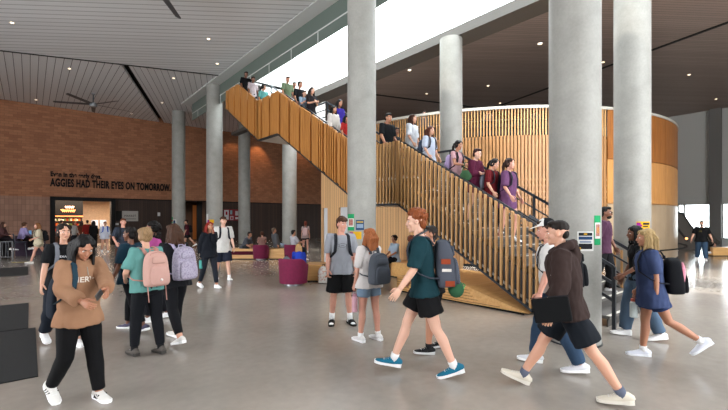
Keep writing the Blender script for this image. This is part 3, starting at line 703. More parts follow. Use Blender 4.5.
def make_hair(T, kind, c, hp, HR, s, spn, det, seed, ln):
    bm = B(); rnd = random.Random(int(seed*10))
    def hb(c_, r): ball(bm, hp(*c_), tuple(x*s for x in r), 14, HR)
    hb((0, -.028, .048), (.084, .094, .084)); hb((0, -.06, -.01), (.072, .058, .075))
    if kind in ('short', 'fade', 'curly', 'messy'):
        hb((0, .035, .092), (.064, .05, .034)); hb((.05, -.02, .02), (.032, .04, .05)); hb((-.05, -.02, .02), (.032, .04, .05))
        if kind == 'fade': bm.free(); bm = B(); hb((0, -.022, .058), (.079, .095, .075)); hb((0, .03, .1), (.062, .055, .03)); hb((0, -.062, .0), (.066, .048, .06))
        if kind == 'curly':
            for _ in range(260):
                a = rnd.uniform(0, 2*PI); b_ = rnd.uniform(-.45, 1.5); d = V((math.cos(a)*math.cos(b_), math.sin(a)*math.cos(b_), math.sin(b_)))
                if d.y > .45 and d.z < .45: continue
                if abs(d.x) > .6 and d.z < -.15: continue
                p = V((d.x*.088, -.018+d.y*.102, .052+d.z*.088)); ball(bm, hp(*p), rnd.uniform(.012, .02)*s, 6)
        if kind == 'messy':
            hb((0, .07, .075), (.058, .026, .03))
            for _ in range(60):
                a = rnd.uniform(0, 2*PI); b_ = rnd.uniform(.1, 1.5); d = V((math.cos(a)*math.cos(b_), math.sin(a)*math.cos(b_), math.sin(b_)))
                p = V((d.x*.082, -.012+d.y*.095, .045+d.z*.086)); q = p+V((d.x*.01+rnd.uniform(-.02, .02), .012, .004)); tube(bm, [hp(*p), hp(*q)], [.015*s, .007*s], 6)
    else:
        for q in (-1, 1):
            hb((q*.045, .02, .07), (.038, .055, .04)); hb((q*.066, -.015, .0), (.022, .05, .07))
        hb((0, -.02, .075), (.07, .08, .055))
        if kind in ('long', 'wavy'):
            w_ = .014 if kind == 'long' else .022
            def fall(x, y, l, r):
                p0 = V((x*.8, y*.8+.0, .05)); pts = [hp(*p0), hp(x*1.1, y*1.05-.01, -.02), hp(x*1.15, y*1.1, -.09)]
                e = pts[-1]; n_ = 4
                for j in range(1, n_+1):
                    jit = V((rnd.uniform(-1, 1), rnd.uniform(-1, 1), 0))*w_*s*(.5 if kind == 'long' else 1); pts.append(e+V((0, -.004 if y < 0 else .012, -l*j/n_))*s+jit)
                tube(bm, pts, [r*s]*3+[r*s, r*.95*s, r*.8*s, r*.45*s], 8)
            for x in [-.075, -.06, -.04, -.02, 0, .02, .04, .06, .075]:
                for y in (-.075, -.1): fall(x, y, ln+rnd.uniform(-.04, .02), .021)
            for q in (-1, 1):
                fall(q*.08, -.03, ln*.85, .022); fall(q*.078, -.005, ln*.8, .02)
                fall(q*.075, .02, ln*.7, .016)
        if kind == 'bun': hb((0, -.115, .035), (.042, .036, .042)); hb((0, -.09, .03), (.05, .03, .05))
        if kind == 'ponytail':
            tube(bm, [hp(0, -.1, .05), hp(0, -.14, .03), hp(0, -.155, -.05), hp(0, -.15, -.14), hp(0, -.14, -.14-ln*.3)], [.02*s, .03*s, .034*s, .026*s, .008*s], 10)
        if kind == 'bigcurl':
            for _ in range(330):
                a = rnd.uniform(0, 2*PI); b_ = rnd.uniform(-1.3, 1.5); d = V((math.cos(a)*math.cos(b_), math.sin(a)*math.cos(b_), math.sin(b_)))
                if d.y > .35 and d.z < .6: continue
                p = V((d.x*.115, -.03+d.y*.115, -.02+d.z*.135+(-.06 if d.z < 0 else 0))); ball(bm, hp(*p), rnd.uniform(.014, .026)*s, 6)
    me = remesh(bm, (.0065 if det > 1 else (.009 if det else .018))*s, 1 if kind in ('curly', 'bigcurl') else 2)
    if det: ruffle(me, (.005 if kind == 'long' else (.003 if kind == 'fade' else .008))*s, (55, 55, 9), seed); ruffle(me, (.002 if kind == 'fade' else .006)*s, (22, 22, 5), seed+4)
    return obj('hair', me, hair_mat(c), T)
def child_to_world(T):
    return Matrix.Translation(T.location) @ Matrix.Rotation(T.rotation_euler[2], 4, 'Z')
def item(name, info, label, cat, at_local, group=None):
    M = child_to_world(info['T']); p = M @ at_local
    return empty(name, p, info['T'].rotation_euler[2], label, cat, group)
def backpack(info, label, col, col2=None, w=.29, h=.44, d=.16, strap='#22242a', zt=.47, lowered=0., straps=True, pocket=True, extra=None, onside=None, det=1, lean_=8):
    """rounded bag on the back with front pocket, straps, grab handle"""
    s = info['s']; spn = info['spn']; k = info['k']; TR = info['TR']; f = info['fit']
    by = -(.105*k+f+.012) if info['man'] else -(.10*k+f+.012)
    root_l = spn(0, by-d/2, zt-h/2-lowered)
    t = item('backpack', info, label, 'backpack', root_l, 'backpacks worn by the students')
    def L(x, y, z): return (spn(x, by+y, zt-lowered+z)-root_l)   # y negative = away from the back, z from the top down
    m1 = col if isinstance(col, bpy.types.Material) else cloth(col); m2 = (col2 if isinstance(col2, bpy.types.Material) else cloth(col2)) if col2 else m1
    bm = B(); n = 10
    prof = [(0.02, .30, .45), (.0, .62, .62), (-.04, .82, .8), (-.12, .95, .95), (-.25, 1.0, 1.0), (-.36, 1.0, 1.05), (-.42, .96, 1.0), (-h, .85, .85)]
    prof = [(z_*h/.44 if z_ != -h else -h, a, b) for z_, a, b in prof]
    def sq(cx_, cy_, a, b, zz, mlt=4.):
        out = []
        for q in range(20):
            th = 2*PI*q/20; cs, sn = math.cos(th), math.sin(th)
            out.append(bm.verts.new(L(cx_+a*math.copysign(abs(cs)**(2/mlt), cs), cy_+b*math.copysign(abs(sn)**(2/mlt), sn), zz)))
        return out
    def loftbox(pr, cy_, W_, D_):
        rings = [sq(0, cy_, W_/2*a, D_/2*b, zz) for zz, a, b in pr]
        for i in range(len(rings)-1):
            for q in range(20): bm.faces.new((rings[i][q], rings[i][(q+1) % 20], rings[i+1][(q+1) % 20], rings[i+1][q]))
        bm.faces.new(rings[0][::-1]); bm.faces.new(rings[-1])
    loftbox(prof, -d/2, w, d); o = obj('bag', bm, m1, t, smooth=True); md = o.modifiers.new('s', 'SUBSURF'); md.levels = md.render_levels = 1
    if pocket:
        bm = B(); pr = [(-.17, .5, .3), (-.19, .9, .8), (-.3, 1, 1), (-.40, .98, 1), (-.425, .8, .6)]
        loftbox([(z_*h/.44, a, b) for z_, a, b in pr], -d-.005, w*.84, .07); o = obj('front_pocket', bm, m2, t, smooth=True); md = o.modifiers.new('s', 'SUBSURF'); md.levels = md.render_levels = 1
        bm = B(); loftbox([(z_*h/.44, a, b) for z_, a, b in [(-.05, .5, .3), (-.065, .95, .9), (-.13, 1, 1), (-.145, .8, .5)]], -d*.96, w*.62, .04); o = obj('top_pocket', bm, m1, t, smooth=True)
        bm = B(); tube(bm, [L(-w*.36, -d*.78, -.10), L(-w*.3, -d*.82, -.02), L(0, -d*.85, .005), L(w*.3, -d*.82, -.02), L(w*.36, -d*.78, -.10)], .0045, 6); obj('zipper', bm, cloth(strap), t)
    bm = B(); tube(bm, [L(-.035, -.02, 0), L(-.03, -.02, .045), L(.03, -.02, .045), L(.035, -.02, 0)], .009, 6); obj('grab_handle', bm, cloth(strap), t)
    if straps:
        cy_ = (.112 if info['man'] else .105)*k+f*.9
        for q in ((-1, 1) if onside is None else (onside,)):
            pts = [spn(q*.07, by-.01, .44), spn(q*.092, by+.04, .525), spn(q*.098, -.0, .555 if f < .03 else .565), spn(q*.104, cy_*.7, .52), spn(q*.11, cy_+.006, .40), spn(q*.125, cy_+.004, .27), spn(q*(.155*k+f), .04, .17), spn(q*(.155*k+f*.8), -.06, .12), spn(q*.13, by-.01, .10)]
            bm = B(); sm = []
            for a_, b_ in zip(pts, pts[1:]): sm += [a_, a_.lerp(b_, .5)]
            sm.append(pts[-1]); tube(bm, [p-root_l for p in sm], .026*s, 8, ry=.007*s, up=TR @ V((1, 0, 0))); obj('strap', bm, cloth(strap), t, smooth=True)
    return t, L
def bottle(info, label, col, lid, at, h=.22, r=.037, tilt=0, strap_col=None):
    t = item('water_bottle', info, label, 'bottle', at); bm = B()
    tube(bm, [(0, 0, 0), (0, 0, .005), (0, 0, h*.78), (0, 0, h*.86)], [r*.9, r, r, r*.75], 16); obj('bottle_body', bm, mat('bottle_'+col.strip('#'), col, .35), t, smooth=False)
    bm = B(); tube(bm, [(0, 0, h*.86), (0, 0, h)], r*.72, 14); tube(bm, [(-r*.5, 0, h), (-r*.45, 0, h+.03), (r*.45, 0, h+.03), (r*.5, 0, h)], .006, 6); obj('lid', bm, mat('lid_'+lid.strip('#'), lid, .4), t)
    t.rotation_euler = (math.radians(tilt), 0, t.rotation_euler[2]); return t

from mathutils.bvhtree import BVHTree
def decal(info, name, me, m, target, cx_, ch, width, back=False, yaw=0, lift=.004, parent=None):
    """wrap a flat mesh (x to the right as read, y up) on the front (or back) of a garment"""
    T = target; bvh = BVHTree.FromPolygons([v.co.copy() for v in T.data.vertices], [tuple(p.vertices) for p in T.data.polygons]); spn = info['spn']; s = info['s']; TR = info['TR']
    R = TR @ Rz(yaw); d = R @ V((0, 1 if back else -1, 0)); sg = 1 if back else -1
    xs = [v.co.x for v in me.vertices]; w0 = max(xs)-min(xs); mid = (max(xs)+min(xs))/2; kk = width/w0
    base = spn(cx_, 0, ch)
    hits = []
    for v in me.vertices:
        q = base+R @ V((sg*(v.co.x-mid)*kk, 0, v.co.y*kk))*s
        hit, n, i, dist_ = bvh.ray_cast(q-d*.26*s, d); hits.append((q, dist_ if hit else None))
    ds = sorted(x for _, x in hits if x is not None); md_ = ds[int(len(ds)*.6)] if ds else .1
    for v, (q, x) in zip(me.vertices, hits):
        x = md_ if (x is None or x < md_-.045) else min(x, md_+.05); v.co = q-d*.26*s+d*(x-lift)
    return obj(name, me, m, parent or T)
def text_mesh(txt, bold=.0):
    cu = bpy.data.curves.new('t', 'FONT'); cu.body = txt; cu.size = 1; cu.offset = bold; cu.resolution_u = 3
    t = bpy.data.objects.new('t', cu); COL.objects.link(t); dg = bpy.context.evaluated_depsgraph_get(); me = bpy.data.meshes.new_from_object(t.evaluated_get(dg)); bpy.data.objects.remove(t)
    b_ = bmesh.new(); b_.from_mesh(me); bmesh.ops.subdivide_edges(b_, edges=[e for e in b_.edges if e.calc_length() > .3], cuts=2); b_.to_mesh(me); b_.free(); return me
def blob_mesh(shapes):
    """flat polygons from outlines"""
    b_ = B()
    for sh in shapes: b_.faces.new([b_.verts.new((x, y, 0)) for x, y in sh])
    me = bpy.data.meshes.new('d'); b_.to_mesh(me); b_.free(); return me
# ------------------------------------------------------------------ foreground cast
G = 'students crossing the lobby'
# 1 girl in tan sweatshirt reading a phone
a = person('young woman in tan sweatshirt and black sweatpants looking down at her phone', 79, 3.82, 294, 1.62, sex='f', sk='tan', lean=5, legs=((5, 2, 0), (-4, 34, -32)), spread=(5, 3), stripe=True,
           arms=(('px', 110, 299, -.32, V((-1, -.3, -.8))), ('px', 82, 302, -.34, V((1, -.3, -.8)))), head=(-4, -30), top='#8f6a50', sleeve=.93, fit=.036, hem=-.10, wide=-.01, bottom='#08080a', blen=.97, bfit=.008, shoe='#d2cfca', hair='long', hc='#0c0807', collar=True, hairlen=.26, det=2, curl=(40, 40), group=G)
ph = gp(99, 3.82-.48, zat(295, 3.34)); t = empty('phone', ph, a['T'].rotation_euler[2], 'dark smartphone held by the young woman in the tan sweatshirt', 'phone')
bm = B(); box(bm, -.037, .037, -.004, .004, -.075, .075); o = obj('phone_case', bm, mat('phone_dark', '#14161c', .3), t); bev(o, .006)
bm = B(); box(bm, -.033, .033, -.0052, -.004, -.068, .068); obj('screen', bm, mat('phone_glass', '#0a0c12', .1), t); t.rotation_euler = (math.radians(-50), math.radians(50), t.rotation_euler[2])
decal(a, 'lettering', text_mesh('HERVEY', .02), cloth('#d8cfc2'), a['top'], -.01, .355, .27, lift=.008)
bm = B(); tube(bm, [a['spn'](0, .12, .50), a['spn'](0, .155, .42)], .004, 6); obj('zipper', bm, cloth('#8a8478'), a['T'])
for q, (hip, kn, an) in enumerate(a['legs']): pass
backpack(a, 'navy backpack slung behind the young woman in the tan sweatshirt', '#121a26', w=.36, h=.46, d=.2, strap='#1d3440', lowered=.1, onside=1)
# 2 woman in black tee
b = person('woman in black graphic tee with grey straps walking behind the girl with the phone', 63, 5.6, 286, 1.70, sex='f', sk='fair', thick=1.15, legs=((12, 5, 0), (-14, 20, -18)), arms=((6, 12, 8, 0), (14, 14, 12, 0)), top='#0d0e11', sleeve=.42, fit=.02,
           bottom='#161c26', blen=.95, hair='bun', hc='#1c120d', det=2, group=G)
decal(b, 'lettering', text_mesh('TEXAS A&M', .02), cloth('#c9c9cc'), b['top'], 0, .36, .22)
decal(b, 'emblem', blob_mesh([[(-.5, -.2), (-.3, .3), (-.05, .1), (0, .45), (.1, .1), (.35, .3), (.5, -.2), (.1, -.35), (0, -.1), (-.1, -.35)]]), cloth('#8c3a3c'), b['top'], 0, .25, .10)
decal(b, 'lettering', text_mesh('CLASS OF', .02), cloth('#c9c9cc'), b['top'], 0, .15, .16)
backpack(b, 'grey backpack worn by the woman in the black graphic tee', '#5c6068', strap='#6d7078')
# 3 pink backpack woman
c = person('woman in teal tee with pink backpack walking away in black leggings', 147.5, 5.2, 116, 1.64, sex='f', sk='fair', legs=((12, 12, 0), (-4, 6, -4)), arms=((8, 20, 70, 30), (6, 14, 60, 25)), top='#568782', sleeve=.45, fit=.022, hem=-.05,
           bottom='#0b0d12', blen=.95, bfit=.002, shoe='#4b4641', sole='#33302d', sock='#18181a', hair='bun', hc='#84694a', det=2, thick=1.18, lean=5, group=G)
t, L = backpack(c, 'dusty pink backpack worn by the woman in the teal tee', '#b58f84', '#b08a80', strap='#a87b70', w=.31, h=.46, d=.2)
bm = B(); ball(bm, L(0, -.24, -.37), .018, 10); obj('badge', bm, cloth('#d8d0cc'), t)
bm = B()
for x in (-.12, .12): bar(bm, L(x, -.1, -.42), L(x+.01, -.1, -.66), .018, .004)
obj('loose_straps', bm, cloth('#a87b70'), t)
def floral(name, base, c2, c3, sc):
    if name in MATS: return MATS[name]
    m, nt, b_ = nodes(name); N = nt.nodes; L_ = nt.links; tc = N.new('ShaderNodeTexCoord'); v = N.new('ShaderNodeTexVoronoi'); v.inputs['Scale'].default_value = sc
    nz = N.new('ShaderNodeTexNoise'); nz.inputs['Scale'].default_value = sc*.8; r = N.new('ShaderNodeValToRGB'); r.color_ramp.interpolation = 'CONSTANT'
    e = r.color_ramp.elements; e[0].position = 0; e[0].color = (*rgb(c2), 1); e[1].position = .42; e[1].color = (*rgb(base), 1); x = e.new(.62); x.color = (*rgb(c3), 1); x = e.new(.72); x.color = (*rgb(base), 1)
    mx = N.new('ShaderNodeMath'); mx.operation = 'MULTIPLY_ADD'; mx.inputs[1].default_value = .55; L_.new(tc.outputs['Object'], v.inputs['Vector']); L_.new(tc.outputs['Object'], nz.inputs['Vector'])
    L_.new(v.outputs['Distance'], mx.inputs[0]); L_.new(nz.outputs['Fac'], mx.inputs[2]); L_.new(mx.outputs[0], r.inputs['Fac']); L_.new(r.outputs['Color'], b_.inputs['Base Color']); b_.inputs['Roughness'].default_value = .8; MATS[name] = m; return m
d_ = person('woman in black tee with lavender floral backpack and long wavy brown hair', 175, 5.78, 122, 1.70, sex='f', sk='fair', legs=((-16, 14, -14), (16, 6, 4)), arms=((8, 18, 75, 35), (6, 14, 60, 25)), top='#111216', sleeve=.42, fit=.02,
           bottom='#0b0c10', blen=.93, bfit=.002, shoe='#d8d5d0', hair='wavy', hc='#3d2517', hairlen=.16, det=2, thick=1.15, group=G)
backpack(d_, 'lavender floral backpack worn by the woman with long wavy brown hair', floral('lavender_floral', '#9d97a8', '#565068', '#7c6c84', 44), strap='#9a90a8', w=.33, h=.47, d=.2)
e_ = person('person in dark teal tee and short dark hair to the left of the pink backpack', 132, 6.35, 145, 1.64, sex='f', sk='brown', legs=((-14, 12, -10), (14, 6, 0)), arms=((10, 14, 10, 0), (10, 8, 20, 0)), top='#14303f', sleeve=.5, fit=.035,
           bottom='#0e0f14', blen=.93, bfit=.004, shoe='#4d4a60', hair='short', hc='#120d0b', det=2, thick=1.15, group=G)
f_ = person('woman in bright pink tee with dark curly hair between the two backpack wearers', 155, 7.0, 170, 1.72, sex='f', sk='brown', legs=((8, 4, 0), (-8, 8, -4)), top='#a04680', sleeve=.45, fit=.02, bottom='#14141a', blen=.95, hair='bigcurl', hc='#0f0a08', det=2, head=(20, 0), group=G)
# 4/5 red haired woman and white tee man
g = person('woman with red and black hair in navy sweatshirt holding a teal bottle', 209, 10.3, 296, 1.70, sex='f', sk='tan', legs=((14, 6, 4), (-12, 14, -8)), arms=(('px', 213, 233, -.22), ('px', 199, 263, -.05)), head=(-6, 0), top='#10141c', sleeve=.95, fit=.035, bottom='#1c2028', blen=.93, bfit=.003, hair='long', hc='#7a1d12', hairlen=.2, det=1, group=G)
w_ = g['arms'][1][2]; bottle(g, 'teal water bottle in the hand of the red haired woman', '#3f9c92', '#222222', w_+V((0, .02, -.36)), h=.24, r=.042, tilt=0)
h = person('young man in white tee and navy shorts behind the red haired woman', 223, 11.7, 284, 1.84, sk='pale', legs=((12, 4, 4), (-12, 14, -10)), top='#c2c0bc', sleeve=.5, fit=.035, wide=.01, hem=-.14, bottom='#1c2230', blen=.48, bfit=.03, sock='#e8e8e8', hair='messy', hc='#3d2415', det=1, group=G)
backpack(h, 'black backpack on the young man in white tee', '#15161a')
# 6 man facing camera in grey tee
i_ = person('young man in light grey tee and black shorts standing with hands in pockets', 341, 6.75, 280, 1.79, sk='rose', legs=((2, 1, 0), (-2, 1, 0)), spread=(4, 4), arms=((2, 7, 16, 8), (2, 7, 16, 8)), head=(24, -4), top='#8b8e95', sleeve=.48, fit=.024, hem=-.10, wide=.035,
            bottom='#0c0d0f', blen=.47, bfit=.035, slides=True, shoe='#101010', sole='#111111', sock='#e4e4e4', hair='messy', hc='#3f2414', det=2, lean=1, curl=(50, 50), feetyaw=(12, 12), group=G)
backpack(i_, 'black backpack on the young man in light grey tee', '#15171b', w=.27)
ring = [(math.cos(q/10*2*PI)*(.5+.12*math.sin(q*2.2)), math.sin(q/10*2*PI)*.24) for q in range(10)]
def loop(pts, w=.04): return [[pts[q], pts[(q+1) % len(pts)], (pts[(q+1) % len(pts)][0]*(1-w*3), pts[(q+1) % len(pts)][1]*(1-w*4)), (pts[q][0]*(1-w*3), pts[q][1]*(1-w*4))] for q in range(len(pts))]
decal(i_, 'line_drawing', blob_mesh(loop(ring)+[[(-.2, -.05), (.2, .0), (.2, .04), (-.2, -.01)], [(-.5, -.32), (.5, -.32), (.5, -.28), (-.5, -.28)]]), cloth('#3c3f45'), i_['top'], 0, .37, .14)
# 7 ginger girl
j_ = person('young woman with long ginger hair in white tee and denim shorts, seen from behind', 369, 5.8, 128, 1.62, sex='f', sk='rose', legs=((4, 2, 0), (-2, 2, 0)), spread=(3, 4), arms=((4, 8, 8, 0), (30, 6, 80, 30)), head=(8, 8), top='#c9c4c2', sleeve=.5, fit=.03, hem=-.09, wide=.015,
            bottom='#6f8499', blen=.26, bfit=.016, shoe='#d9d7d6', sock='#e8e8e8', hair='long', hc='#8a4f2a', hairlen=.24, det=2, lean=0, curl=(60, 30), group=G)
backpack(j_, 'slate grey backpack on the young woman with ginger hair', '#4a4f57', '#42474f', strap='#3a3e45', w=.33, h=.46, d=.2, lowered=.03)
w_ = j_['arms'][0][2]; bottle(j_, 'pale pink tumbler hanging from the hand of the ginger haired young woman', '#c99aa8', '#b08090', w_+V((0, .0, -.40)), h=.26, r=.042)
# 8 redhead man
k_ = person('tall young man with curly red hair, dark teal tee and black shorts striding left', 424, 4.55, 184, 1.87, sk='pale', legs=((-16, 10, -16), (24, 4, 10)), spread=(0, 0), arms=((20, 6, 22, 5), (-6, 8, 10, 0)), head=(-2, -2), top='#0d2f36', sleeve=.5, fit=.022, hem=-.07, wide=.02,
            bottom='#09090b', blen=.31, bfit=.035, shoe='#14607a', sole='#d8d8d8', sock='#d8d8d8', hair='curly', hc='#7a3f1e', det=2, lean=6, group=G)
t, L = backpack(k_, 'grey backpack with leather patches on the tall red haired man', '#474b55', '#4d525c', strap='#3a3e47', w=.32, h=.48, d=.2)
bm = B(); bx_ = [L(-.12, -.245, -.2), L(-.06, -.25, -.2)]
for (x, y, z_, w2, h2, mm, nm, lab) in ((-.16, -.10, -.20, .02, .055, '#8a3d24', 'leather_patch', 'reddish brown leather patch'), (-.15, -.12, -.43, .03, .06, '#8a3d24', 'leather_patch', 'reddish brown leather corner'), (-.162, -.10, -.29, .012, .03, '#c9c4bc', 'name_tag', 'pale tag')):
    bm = B(); p = L(x, y, z_); box(bm, p.x-w2/2, p.x+w2/2, p.y-.05, p.y+.05, p.z-h2/2, p.z+h2/2); o = obj(nm, bm, cloth(mm), t); o['label'] = lab
T_ = item('pouch', k_, 'dark green pouch clipped below the grey backpack of the tall red haired man', 'pouch', k_['spn'](-.02, -.33, -.04))
bm = B(); ball(bm, (0, 0, 0), (.13, .09, .10), 16); obj('pouch_body', remesh(bm, .012, 2), cloth('#2f5a3e'), T_); bm = B(); tube(bm, [(-.09, -.07, .02), (-.06, -.09, .05), (.06, -.09, .05), (.09, -.07, .02)], .006, 6); obj('zipper', bm, cloth('#5cae6a'), T_)
T_ = item('headphones', k_, 'brown and black headphones worn around the neck of the tall red haired man', 'headphones', k_['spn'](0, 0, .56))
def kl(x, y, h): return k_['spn'](x, y, h)-k_['spn'](0, 0, .56)
bm = B(); tube(bm, [kl(-.085, .07, .54), kl(-.10, .0, .57), kl(-.06, -.085, .60), kl(.06, -.085, .60), kl(.10, 0, .57), kl(.085, .07, .54)], .012, 8); obj('headband', bm, mat('headband', '#1b1c22', .4), T_)
for q in (-1, 1):
    bm = B(); tube(bm, [kl(q*.055, .085, .53), kl(q*.095, .085, .53)], .04, 16); obj('ear_cup', bm, mat('ear_cup', '#5a2c1c', .35), T_)
# 9 hidden walker
l_ = person('walker in black tee and black sneakers hidden behind the tall red haired man', 433, 5.35, 198, 1.66, sk='tan', legs=((12, 10, 6), (-6, 10, -6)), arms=((10, 6, 30, 0), ('px', 411, 279, .0)), top='#0f1013', sleeve=.45, fit=.02, bottom='#0e0e10', blen=.45, bfit=.03, shoe='#101012', sole='#c0c0c0', sock='#18181a', hair='short', hc='#1a120c', det=2, group=G)
# 10 hoodie man
m_ = person('young man in brown hoodie and dark shorts striding left with a laptop sleeve', 568, 4.02, 182, 1.82, sk='fair', legs=((-27, 7, -4), (30, 3, 20)), spread=(0, 0), arms=(('px', 550, 320, -.30, V((0, -1, -.6))), (2, 8, 40, 10)), head=(0, -2), top='#2e211e', sleeve=.94, fit=.042, hem=-.10, hood=True,
            bottom='#10151c', blen=.41, bfit=.03, shoe='#c8c0b0', sole='#d2ccc0', sock='#5a6070', hair='fade', hc='#170f0a', det=2, lean=7, curl=(45, 25), group=G)
t = empty('laptop_sleeve', gp(551, 3.70, zat(310, 3.70)), m_['T'].rotation_euler[2], 'black padded laptop sleeve carried under the arm of the man in brown hoodie', 'laptop sleeve')
bm = B(); box(bm, -.018, .018, -.165, .155, -.115, .115); o = obj('sleeve', bm, cloth('#07080a'), t); bev(o, .016, 3); bm = B(); tube(bm, [(0, -.17, .121), (0, .16, .121)], .004, 6); obj('zipper', bm, cloth('#222428'), t); t.rotation_euler = (math.radians(-10), 0, t.rotation_euler[2])
decal(m_, 'logo', blob_mesh([[(-.5, -.2), (.5, -.2), (.2, .35), (0, .1), (-.2, .3)]]), cloth('#c9c4c0'), m_['top'], -.10, .33, .035, yaw=30)
# 11 cap man
n_ = person('man in black and white cap, white tee and blue jeans walking left', 552, 4.75, 184, 1.76, sk='rose', legs=((-14, 10, -6), (16, 8, 4)), arms=((12, 6, 10, 0), (-6, 8, 14, 0)), head=(0, -6), top='#c9c6c3', sleeve=.48, fit=.026, hem=-.02, bottom='#2c4057', blen=.98, bfit=.02, shoe='#cfcfd4', hair='short', hc='#3a2416', det=2, lean=4, group=G)
t = item('cap', n_, 'black and white trucker cap worn by the man in the white tee', 'cap', n_['hc']); HRn = n_['HR']; s_ = n_['s']
def cl(x, y, z_): return HRn @ V((x, y, z_))*s_
bm = B(); bmesh.ops.create_uvsphere(bm, u_segments=20, v_segments=12, radius=1, matrix=Matrix.Translation(cl(0, -.02, .055)) @ HRn.to_4x4() @ Matrix.Diagonal((.092*s_, .108*s_, .095*s_, 1)))
inv = HRn.inverted(); bmesh.ops.delete(bm, geom=[v for v in bm.verts if (inv @ v.co).z < .045*s_], context='VERTS')
for f2 in bm.faces: f2.material_index = 1 if (inv @ f2.calc_center_median()).y > .0 else 0
obj('crown', bm, [cloth('#101114'), cloth('#d8d6d2')], t, smooth=True)
bm = B(); pts = [cl(.085*math.cos(q), .05+.115*math.sin(q), .05-.012*math.sin(q)+.006*math.cos(2*q)) for q in [PI*j/12 for j in range(13)]]; lo_ = [bm.verts.new(p) for p in pts]; hi_ = [bm.verts.new(p+cl(0, 0, .007)) for p in pts]
bm.faces.new(lo_[::-1]); bm.faces.new(hi_)
for q in range(13): bm.faces.new((lo_[q], lo_[(q+1) % 13], hi_[(q+1) % 13], hi_[q]))
o = obj('brim', bm, cloth('#d8d6d2'), t); o['label'] = 'white brim'
bm = B(); tube(bm, [n_['spn'](.16*math.cos(q), .12*math.sin(q), .045) for q in [2*PI*j/20 for j in range(21)]], .018, 6, ry=.006, up=(0, 0, 1)); obj('belt', bm, mat('belt_leather', '#5c3016', .5), n_['T'])
backpack(n_, 'black backpack worn by the man in the black and white cap', '#0f1116', w=.3, d=.2)
# 12 blonde girl
o_ = person('young woman with long blonde hair in oversized blue tee, mid step with a white bottle', 651, 5.05, 194, 1.63, sex='f', sk='tan', legs=((-24, 34, -40), (6, 3, 0)), spread=(-2, 1), arms=((-4, 6, 8, 0), ('px', 636, 296, .1)), head=(0, -2), top='#333f60', sleeve=.48, fit=.045, hem=-.20, wide=.02,
            bottom='#26355a', blen=.3, bfit=.02, shoe='#c9ccd6', sole='#dcdfe4', sock='#dcdcdc', hair='long', hc='#907850', hairlen=.22, det=2, lean=4, group=G)
backpack(o_, 'black backpack worn by the blonde young woman in blue', '#0b0d12', w=.32, h=.46, d=.2, lowered=.06)
bottle(o_, 'pink bottle in the side pocket of the black backpack on the blonde young woman', '#c9788c', '#c9788c', o_['spn'](-.10, -.33, .12), h=.2, r=.03)
w_ = o_['arms'][1][2]; bottle(o_, 'white water bottle with coral lid in the hand of the blonde young woman', '#bfc9c8', '#c9644f', w_+V((0, .04, -.36)), h=.24, r=.045)
# 13 dark curls
p_ = person('young woman with big black curls in black top and light jeans behind the blonde girl', 638, 5.95, 200, 1.66, sex='f', sk='brown', legs=((-12, 10, -8), (12, 6, 4)), arms=((10, 8, 50, 20), (6, 8, 20, 0)), top='#0b0c10', sleeve=.3, fit=.012, hem=-.02, bottom='#4a5d72', blen=.97, bfit=.03, hair='wavy', hairlen=.26, hc='#080606', det=2, group=G)
# ------------------------------------------------------------------ people on the stairs and in the distance
GS = 'students walking down the staircase'
def on_stair(lab, px, X, H, sex, **k):
    Y = on_x(px, X); z = zwalk(Y)
    kw = dict(rz=PI+k.pop('turn', .0), z=z, H=H, sex=sex, det=1, group=GS, legs=((18, 30, -6), (-2, 12, -8)), arms=((8, 10, 20, 0), (10, 10, 30, 10)), lean=4, head=(0, -12)); kw.update(k)
    if z in (2.8, 5.55): kw.setdefault('legs', ((8, 4, 0), (-8, 10, -6)))
    return person(lab, px, dist(X, Y), 0, **kw)
q = on_stair('man in black tee at the lower landing of the staircase', 386.5, 7.5, 1.84, 'm', top='#0f1114', bottom='#14161c', blen=.95, hair='short', hc='#120d0a', sk='tan', thick=1.1, sleeve=.45)
on_stair('person in dark clothes half hidden behind the man in black tee on the landing', 394.5, 8.1, 1.60, 'f', top='#16181c', bottom='#14161c', blen=.95, hair='short', hc='#1a100c', sk='brown')
q = on_stair('woman with long brown hair in pale graphic tee near the lower landing', 411, 7.55, 1.68, 'f', top='#b9bcc2', bottom='#252a34', blen=.95, hair='long', hc='#3a2015', sleeve=.5, fit=.035, turn=.2, hairlen=.2, head=(10, 0))
q = on_stair('woman with auburn hair in white tee and grey straps on the stair', 428.5, 7.55, 1.62, 'f', top='#aab2c2', bottom='#252a34', blen=.95, hair='long', hc='#4d2616', sleeve=.5, fit=.035, hairlen=.14)
backpack(q, 'grey blue backpack on the woman with auburn hair', '#3f4a5c')
q = on_stair('woman in dusty pink top with dark bun and lilac backpack on the stair', 456, 7.6, 1.62, 'f', top='#b08a90', bottom='#1a1d24', blen=.93, bfit=.004, hair='ponytail', hc='#120c0a', sleeve=.3, fit=.014, sk='tan', arms=((20, 8, 80, 30), (20, 8, 70, 30)))
backpack(q, 'lilac backpack on the woman in dusty pink top', '#a391b8', w=.26, h=.4)
q = on_stair('person with short dark red hair in long maroon sweatshirt on the stair', 474.5, 7.6, 1.66, 'f', top='#47102a', bottom='#b28a70', blen=.2, hair='short', hc='#2e100c', sleeve=.93, fit=.045, hem=-.2, sk='pale', arms=((14, 10, 95, 60), (14, 10, 95, 60)), shoe='#c8c8cc')
bagt = item('green_bag', q, 'green shoulder bag on the person in maroon sweatshirt', 'bag', q['spn'](.24, -.08, .18)); bm = B(); ball(bm, (0, 0, 0), (.07, .16, .13), 14); obj('bag_body', remesh(bm, .015, 2), cloth('#35563a'), bagt); bm = B(); tube(bm, [(0, -.1, .09), (-.05, -.06, .3), (-.05, .06, .3), (0, .1, .09)], .012, 6); obj('strap', bm, cloth('#35563a'), bagt)
